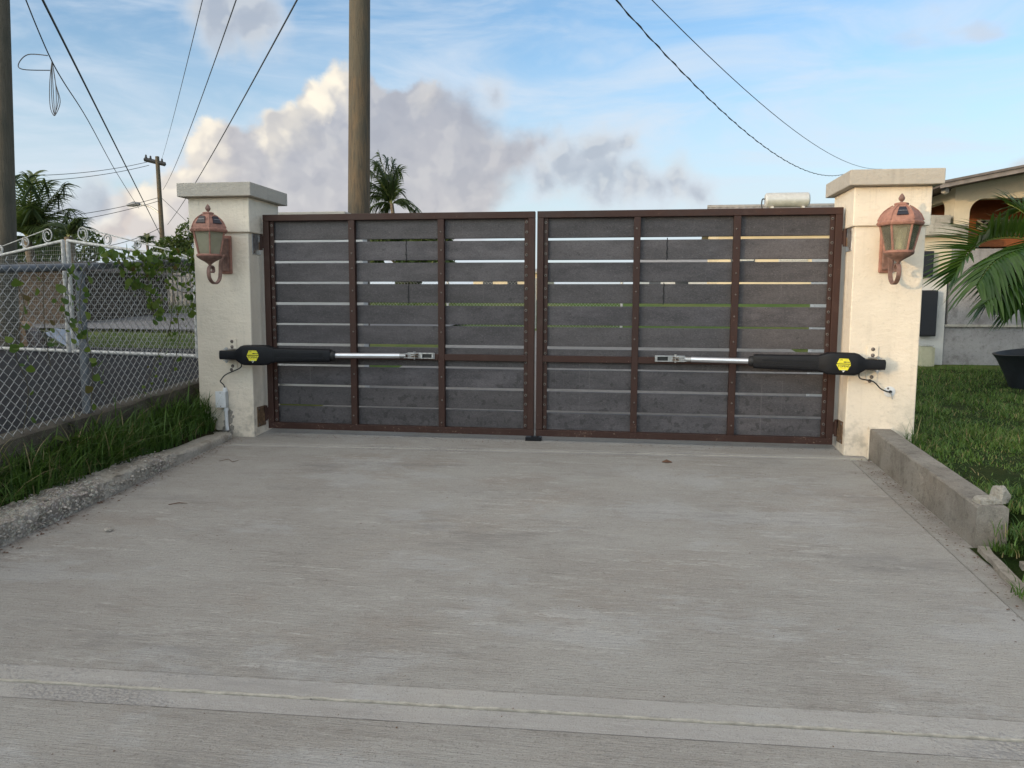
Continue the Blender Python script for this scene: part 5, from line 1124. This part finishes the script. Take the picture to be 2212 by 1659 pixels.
palm((c.x, c.y, .9), c, [(.1, 1., 0, 1.45, .1), (-.25, 1., .1, 1.5, .1), (.42, .92, 0, 1.45, .12), (.62, .8, .1, 1.35, .22), (-.6, .8, 0, 1.4, .2), (.9, .45, 0, 1.25, .4), (-.9, .4, .1, 1.3, .4), (.95, .1, 0, 1.1, .4), (-.1, .9, -.4, 1.4, .2), (.25, .95, .3, 1.4, .2), (.75, .2, -.3, 1.1, .4), (.5, .6, -.4, 1.2, .3), (-.4, .5, -.3, 1.2, .3), (.3, .8, -.2, 1.6, .2), (.0, .95, .2, 1.7, .15), (.55, .85, .2, 1.6, .2), (.85, -.2, 0, 1.0, .3), (-.8, -.2, 0, 1.0, .3), (.7, .55, .2, 1.4, .3)], 'dark coconut palm behind the grey pole at the left edge', .62, .05)
c = site(148, 512, 19)
palm((c.x - .1, c.y, .9), c, [(.6, .75, 0, .60, .3), (-.7, .45, 0, .75, .45), (.8, .45, 0, .62, .55), (.3, .8, .1, .55, .3), (-.4, .6, .1, .6, .4)], 'small palm with drooping fronds above the white mesh gate', .45, .035)
c = site(318, 527, 60)
palm((c.x, c.y, 1.4), c, [(-.4, .6, 0, 1.1, .5), (.4, .6, 0, 1.1, .5), (-.9, .1, 0, 1.0, .5), (.9, .1, 0, 1.0, .5), (0, .8, 0, .9, .3)], 'tiny far palm between the scrolled gate and the distant pole', .5, .08)

# house with the solar water heater
D = 33; A0 = site(1540, 452, D); rz = 5.02
rh = thing('far_house', (7.2, 30, 1.2), 'cream house with grey corrugated roof and water tank beyond the right gate leaf', 'house')
x0, x1, y0, y1 = 4.35, 12.5, 28.4, 33.6
m = MB(); m.box(x0 + .3, x1 - .3, y0 + .4, y1 - .4, 1.0, 4.35); m.build('wall', M['creamfar'], rh)
m = MB(); m.prism([(y0 + .4, 4.351), (y1 - .4, 4.351), ((y0 + y1) / 2, 5.25)], lambda a, b, q: (x0 + .3 + q * (x1 - x0 - .6), a, b)); m.build('gable', M['creamfar'], rh)
ridge = (y0 + y1) / 2
for (ya_, s_) in ((y0, 1), (y1, -1)):
    m = MB(); n = 54; V = []
    for i in range(n + 1):
        xx = x0 + (x1 - x0) * i / n; w_ = .03 * (i % 2)
        V += [(xx, ya_, 4.25 + w_), (xx, ridge, 5.56 + w_), (xx, ya_, 4.19), (xx, ridge, 5.50)]
    Fs = []
    for i in range(n): o = 4 * i; Fs += [(o, o + 4, o + 5, o + 1), (o + 2, o + 3, o + 7, o + 6), (o, o + 2, o + 6, o + 4)]
    m.add(V, Fs); m.build('roof_slope', M['corrug'], rh, fix=False)
m = MB(); m.tube([(x0, ridge, 5.60), (x1, ridge, 5.60)], .07, 6); m.build('ridge_cap', M['corrug'], rh)
for (a, b, z0_, z1_, nm, mt) in ((5.2, 6.2, 2.2, 3.4, 'window', 'darkglass'), (7.2, 8.4, 2.2, 3.4, 'window', 'whitemetal'), (9.3, 10.2, 1.2, 3.3, 'door', 'doorwood')):
    m = MB(); m.box(a, b, y0 + .36, y0 + .405, z0_, z1_); wn = m.build(nm, M[mt], rh)
    for q in range(5):
        m = MB(); zz = z0_ + (z1_ - z0_) * (q + .5) / 5; m.box(a + .04, b - .04, y0 + .33, y0 + .358, zz - .05, zz + .05); m.build('louvre' if nm == 'window' else 'door_panel', M['whitemetal'] if nm == 'window' else M['doorwood'], wn)
tk = thing('water_heater', (7.4, 29.6, 4.9), 'grey solar water heater tank lying on the corrugated roof', 'water tank')
a, b = Vector((6.53, 28.75, 5.56)), Vector((8.35, 28.75, 5.56))
m = MB(); m.tube([a, a + Vector((.06, 0, 0)), b - Vector((.06, 0, 0)), b], [.24, .31, .31, .24], 20); m.build('tank_shell', M['tank'], tk, auto=40)
for f in (.15, .85):
    m = MB(); p = a.lerp(b, f); m.box(p.x - .06, p.x + .06, p.y - .25, p.y + .3, 4.75, p.z - .29); m.build('tank_stand', M['whitemetal'], tk)
m = MB(); m.tube(smooth_path([a + Vector((0, 0, .05)), a + Vector((-.12, -.05, .02)), a + Vector((-.14, -.1, -.3)), a + Vector((0, -.1, -.48))], 5), .03, 6); m.build('pipe', M['cable'], tk)
m = MB(); m.hexa([(7.0, 28.42, 4.46), (8.8, 28.42, 4.46), (8.8, 29.2, 4.84), (7.0, 29.2, 4.84), (7.0, 28.42, 4.52), (8.8, 28.42, 4.52), (8.8, 29.2, 4.90), (7.0, 29.2, 4.90)]); m.build('collector_panel', M['darkglass'], tk)
def small_house(x0, x1, y0, y1, z0, zw, zr, wallm, roofm, label, nm='far_house', win=()):
    t = thing(nm, ((x0 + x1) / 2, (y0 + y1) / 2, z0), label, 'house', 'far houses'); m = MB(); m.box(x0, x1, y0, y1, z0 - .3, zw); m.build('wall', M[wallm], t); c = (y0 + y1) / 2; e = .4
    m = MB(); m.add([(x0 - e, y0 - e, zw - .1), (x1 + e, y0 - e, zw - .1), (x1 + e, y1 + e, zw - .1), (x0 - e, y1 + e, zw - .1), (x0 + .8, c, zr), (x1 - .8, c, zr)], [(0, 1, 5, 4), (1, 2, 5), (2, 3, 4, 5), (3, 0, 4), (3, 2, 1, 0)]); m.build('roof', M[roofm], t)
    for (a, b, q0, q1) in win: m = MB(); m.box(a, b, y0 - .03, y0 + .01, q0, q1); m.build('window', M['darkglass'], t)
b = site(1075, 640, 62); small_house(b.x - 2.0, b.x + 4, b.y, b.y + 6, 1.5, 3.6, 4.0, 'creamfar', 'corrug', 'small far cream house seen through the gap left of the gate centre', win=((b.x - 1.2, b.x - .4, 2.2, 3.0), (b.x + .8, b.x + 1.6, 2.2, 3.0)))
b = site(1500, 640, 48); small_house(b.x - 3.4, b.x + 1, b.y, b.y + 5, 1.4, 3.7, 4.4, 'whitewall', 'corrug', 'low pale house with grey roof seen through gaps of the right gate leaf', win=((b.x - 2.8, b.x - 2.1, 2.0, 3.0), (b.x - 1.2, b.x - .4, 2.0, 3.0)))
b = site(75, 640, 17.5); small_house(b.x - 2.4, b.x + .75, b.y, b.y + 4, .8, 1.92, 2.12, 'shed', 'shed', 'dark brown shed behind the white mesh gate', nm='shed')
b = site(290, 640, 30); small_house(b.x - 1.5, b.x + .9, b.y + 2, b.y + 6, 1.1, 2.2, 2.9, 'bluewall', 'blueroof', 'pale blue house beyond the white mesh gate', win=((b.x - .9, b.x - .3, 1.5, 1.95),))
# grey sheet fence and white ball-topped gate post across the road
gf = thing('sheet_fence', site(385, 650, 24), 'grey corrugated sheet fence across the road', 'fence')
p0, p1 = site(338, 655, 24), site(432, 655, 24); z0_ = 1.0
for i in range(10):
    a, b = p0.lerp(p1, i / 10), p0.lerp(p1, (i + .97) / 10); m = MB(); m.box(a.x, b.x, a.y, a.y + .03 + .02 * (i % 2), z0_, 1.98 + .02 * (i % 3)); m.build('sheet', M['greyfence'], gf)
gp = thing('ball_topped_post', site(226, 652, 22), 'cream gate post with white ball finial across the road', 'gate post'); c = site(226, 652, 22)
m = MB(); m.box(c.x - .14, c.x + .14, c.y - .14, c.y + .14, .75, 1.60); m.build('post_body', M['creamfar'], gp, bev=.01); m = MB(); m.box(c.x - .17, c.x + .17, c.y - .17, c.y + .17, 1.601, 1.66); m.build('post_cap', M['whitewall'], gp); m = MB(); m.lathe([(.03, 0), (.05, .02), (.075, .06), (.08, .09), (.06, .14), (.01, .165)], (c.x, c.y, 1.66), 14); m.build('ball_finial', M['whitewall'], gp, auto=60)
# tan carton and pale sheet behind the mesh gate
c = Vector((-8.93, 5.0, .36)); ct = thing('carton', c, 'battered tan cardboard carton behind the white mesh gate at left edge', 'carton')
m = MB(); m.hexa([(c.x - .22, c.y - .15, c.z - .05), (c.x + .20, c.y - .15, c.z - .05), (c.x + .20, c.y + .2, c.z - .05), (c.x - .22, c.y + .2, c.z - .05), (c.x - .19, c.y - .12, c.z + .44), (c.x + .10, c.y - .12, c.z + .42), (c.x + .10, c.y + .16, c.z + .42), (c.x - .19, c.y + .16, c.z + .44)]); m.build('carton_body', M['carton'], ct, bev=.05, seg=3)
m = MB(); m.hexa([(c.x + .16, c.y - .1, c.z - .05), (c.x + .34, c.y - .08, c.z - .05), (c.x + .34, c.y + .2, c.z - .05), (c.x + .16, c.y + .2, c.z - .05), (c.x + .12, c.y - .08, c.z + .34), (c.x + .22, c.y - .06, c.z + .28), (c.x + .22, c.y + .16, c.z + .28), (c.x + .12, c.y + .16, c.z + .34)]); m.build('carton_flap', M['doorwood'], ct, bev=.02)
sh = grid_mesh('plastic_sheet', np.linspace(-9.0, -8.2, 24), np.linspace(5.15, 5.7, 14), lambda X, Y: .34 + .32 * np.clip(1.15 - np.abs(X + 8.68) * 2.4, 0, 1) * np.clip((Y - 4.95) * 5, 0, 1) * (.6 + .6 * fbm(X * 5, Y * 5)), M['sheet'])
tag(sh, 'crumpled pale blue plastic sheet beside the tan carton behind the mesh gate', 'plastic sheet')
# rank grass across the road and weeds by the yard
def rank_xy(n): Y = RNG.uniform(14, 22, n); X = RNG.uniform(-22, -5, n); return X, Y
tag(blades(9000, rank_xy, lambda X, Y: zbase(Y) - .02, .15, .45, .015, .035, .8, 'roadside_grass', M['weed']), 'rank light green grass across the road at left', 'grass', kind='stuff')
def weedy_xy(n): Y = RNG.uniform(4.9, 7.5, n); X = RNG.uniform(-12, -4, n); return X, Y
tag(blades(5000, weedy_xy, lambda X, Y: zbase(Y) - .03, .06, .28, .008, .02, .9, 'yard_weeds', M['weed']), 'weeds behind the white mesh gate beside the road', 'grass', kind='stuff')

# unseen house and bushes added behind the photographer to shade drive and left pillar
nh = thing('shade_house', (-11, -4.8, .2), 'cream house added out of view left behind the camera to cast shade', 'house')
m = MB(); m.box(-16, -6.0, -8.2, -1.7, -.1, 2.9); m.build('wall', M['housewall'], nh)
m = MB(); m.add([(-16.5, -8.6, 2.9), (-5.6, -8.6, 2.9), (-5.6, -1.3, 2.9), (-16.5, -1.3, 2.9), (-13.5, -5, 3.3), (-8.5, -5, 3.3)], [(0, 1, 5, 4), (1, 2, 5), (2, 3, 4, 5), (3, 0, 4), (3, 2, 1, 0)]); m.build('roof', M['corrug'], nh)
for y_ in (-7.2, -4.6): m = MB(); m.box(-5.99, -5.95, y_, y_ + 1.2, 1.2, 2.4); m.build('window', M['darkglass'], nh)
hg = thing('shade_hedge', (-6.0, -10, -.5), 'row of clipped green bushes added out of view behind the camera to cast shade', 'shade_hedge')
cl = [(-6.05 + .0 * i, -8.4 - .28 * i, -.1 + .2 * math.sin(i * 1.3), .45, .30, 2.05 + .25 * math.sin(i * 2.1)) for i in range(11)] + [(-6 + .4 * i, -11.4, -.2, .4, .45, 2.05 + .25 * math.sin(i * 1.7 + 1)) for i in range(24)]
leaf_cloud(cl, 22000, .085, 'foliage', M['tree'], hg)
m = MB(); m.tube([(-6.05, -8.4, -.6), (-6.05, -8.45, .6)], .04, 6); m.build('stem', M['bark'], hg)
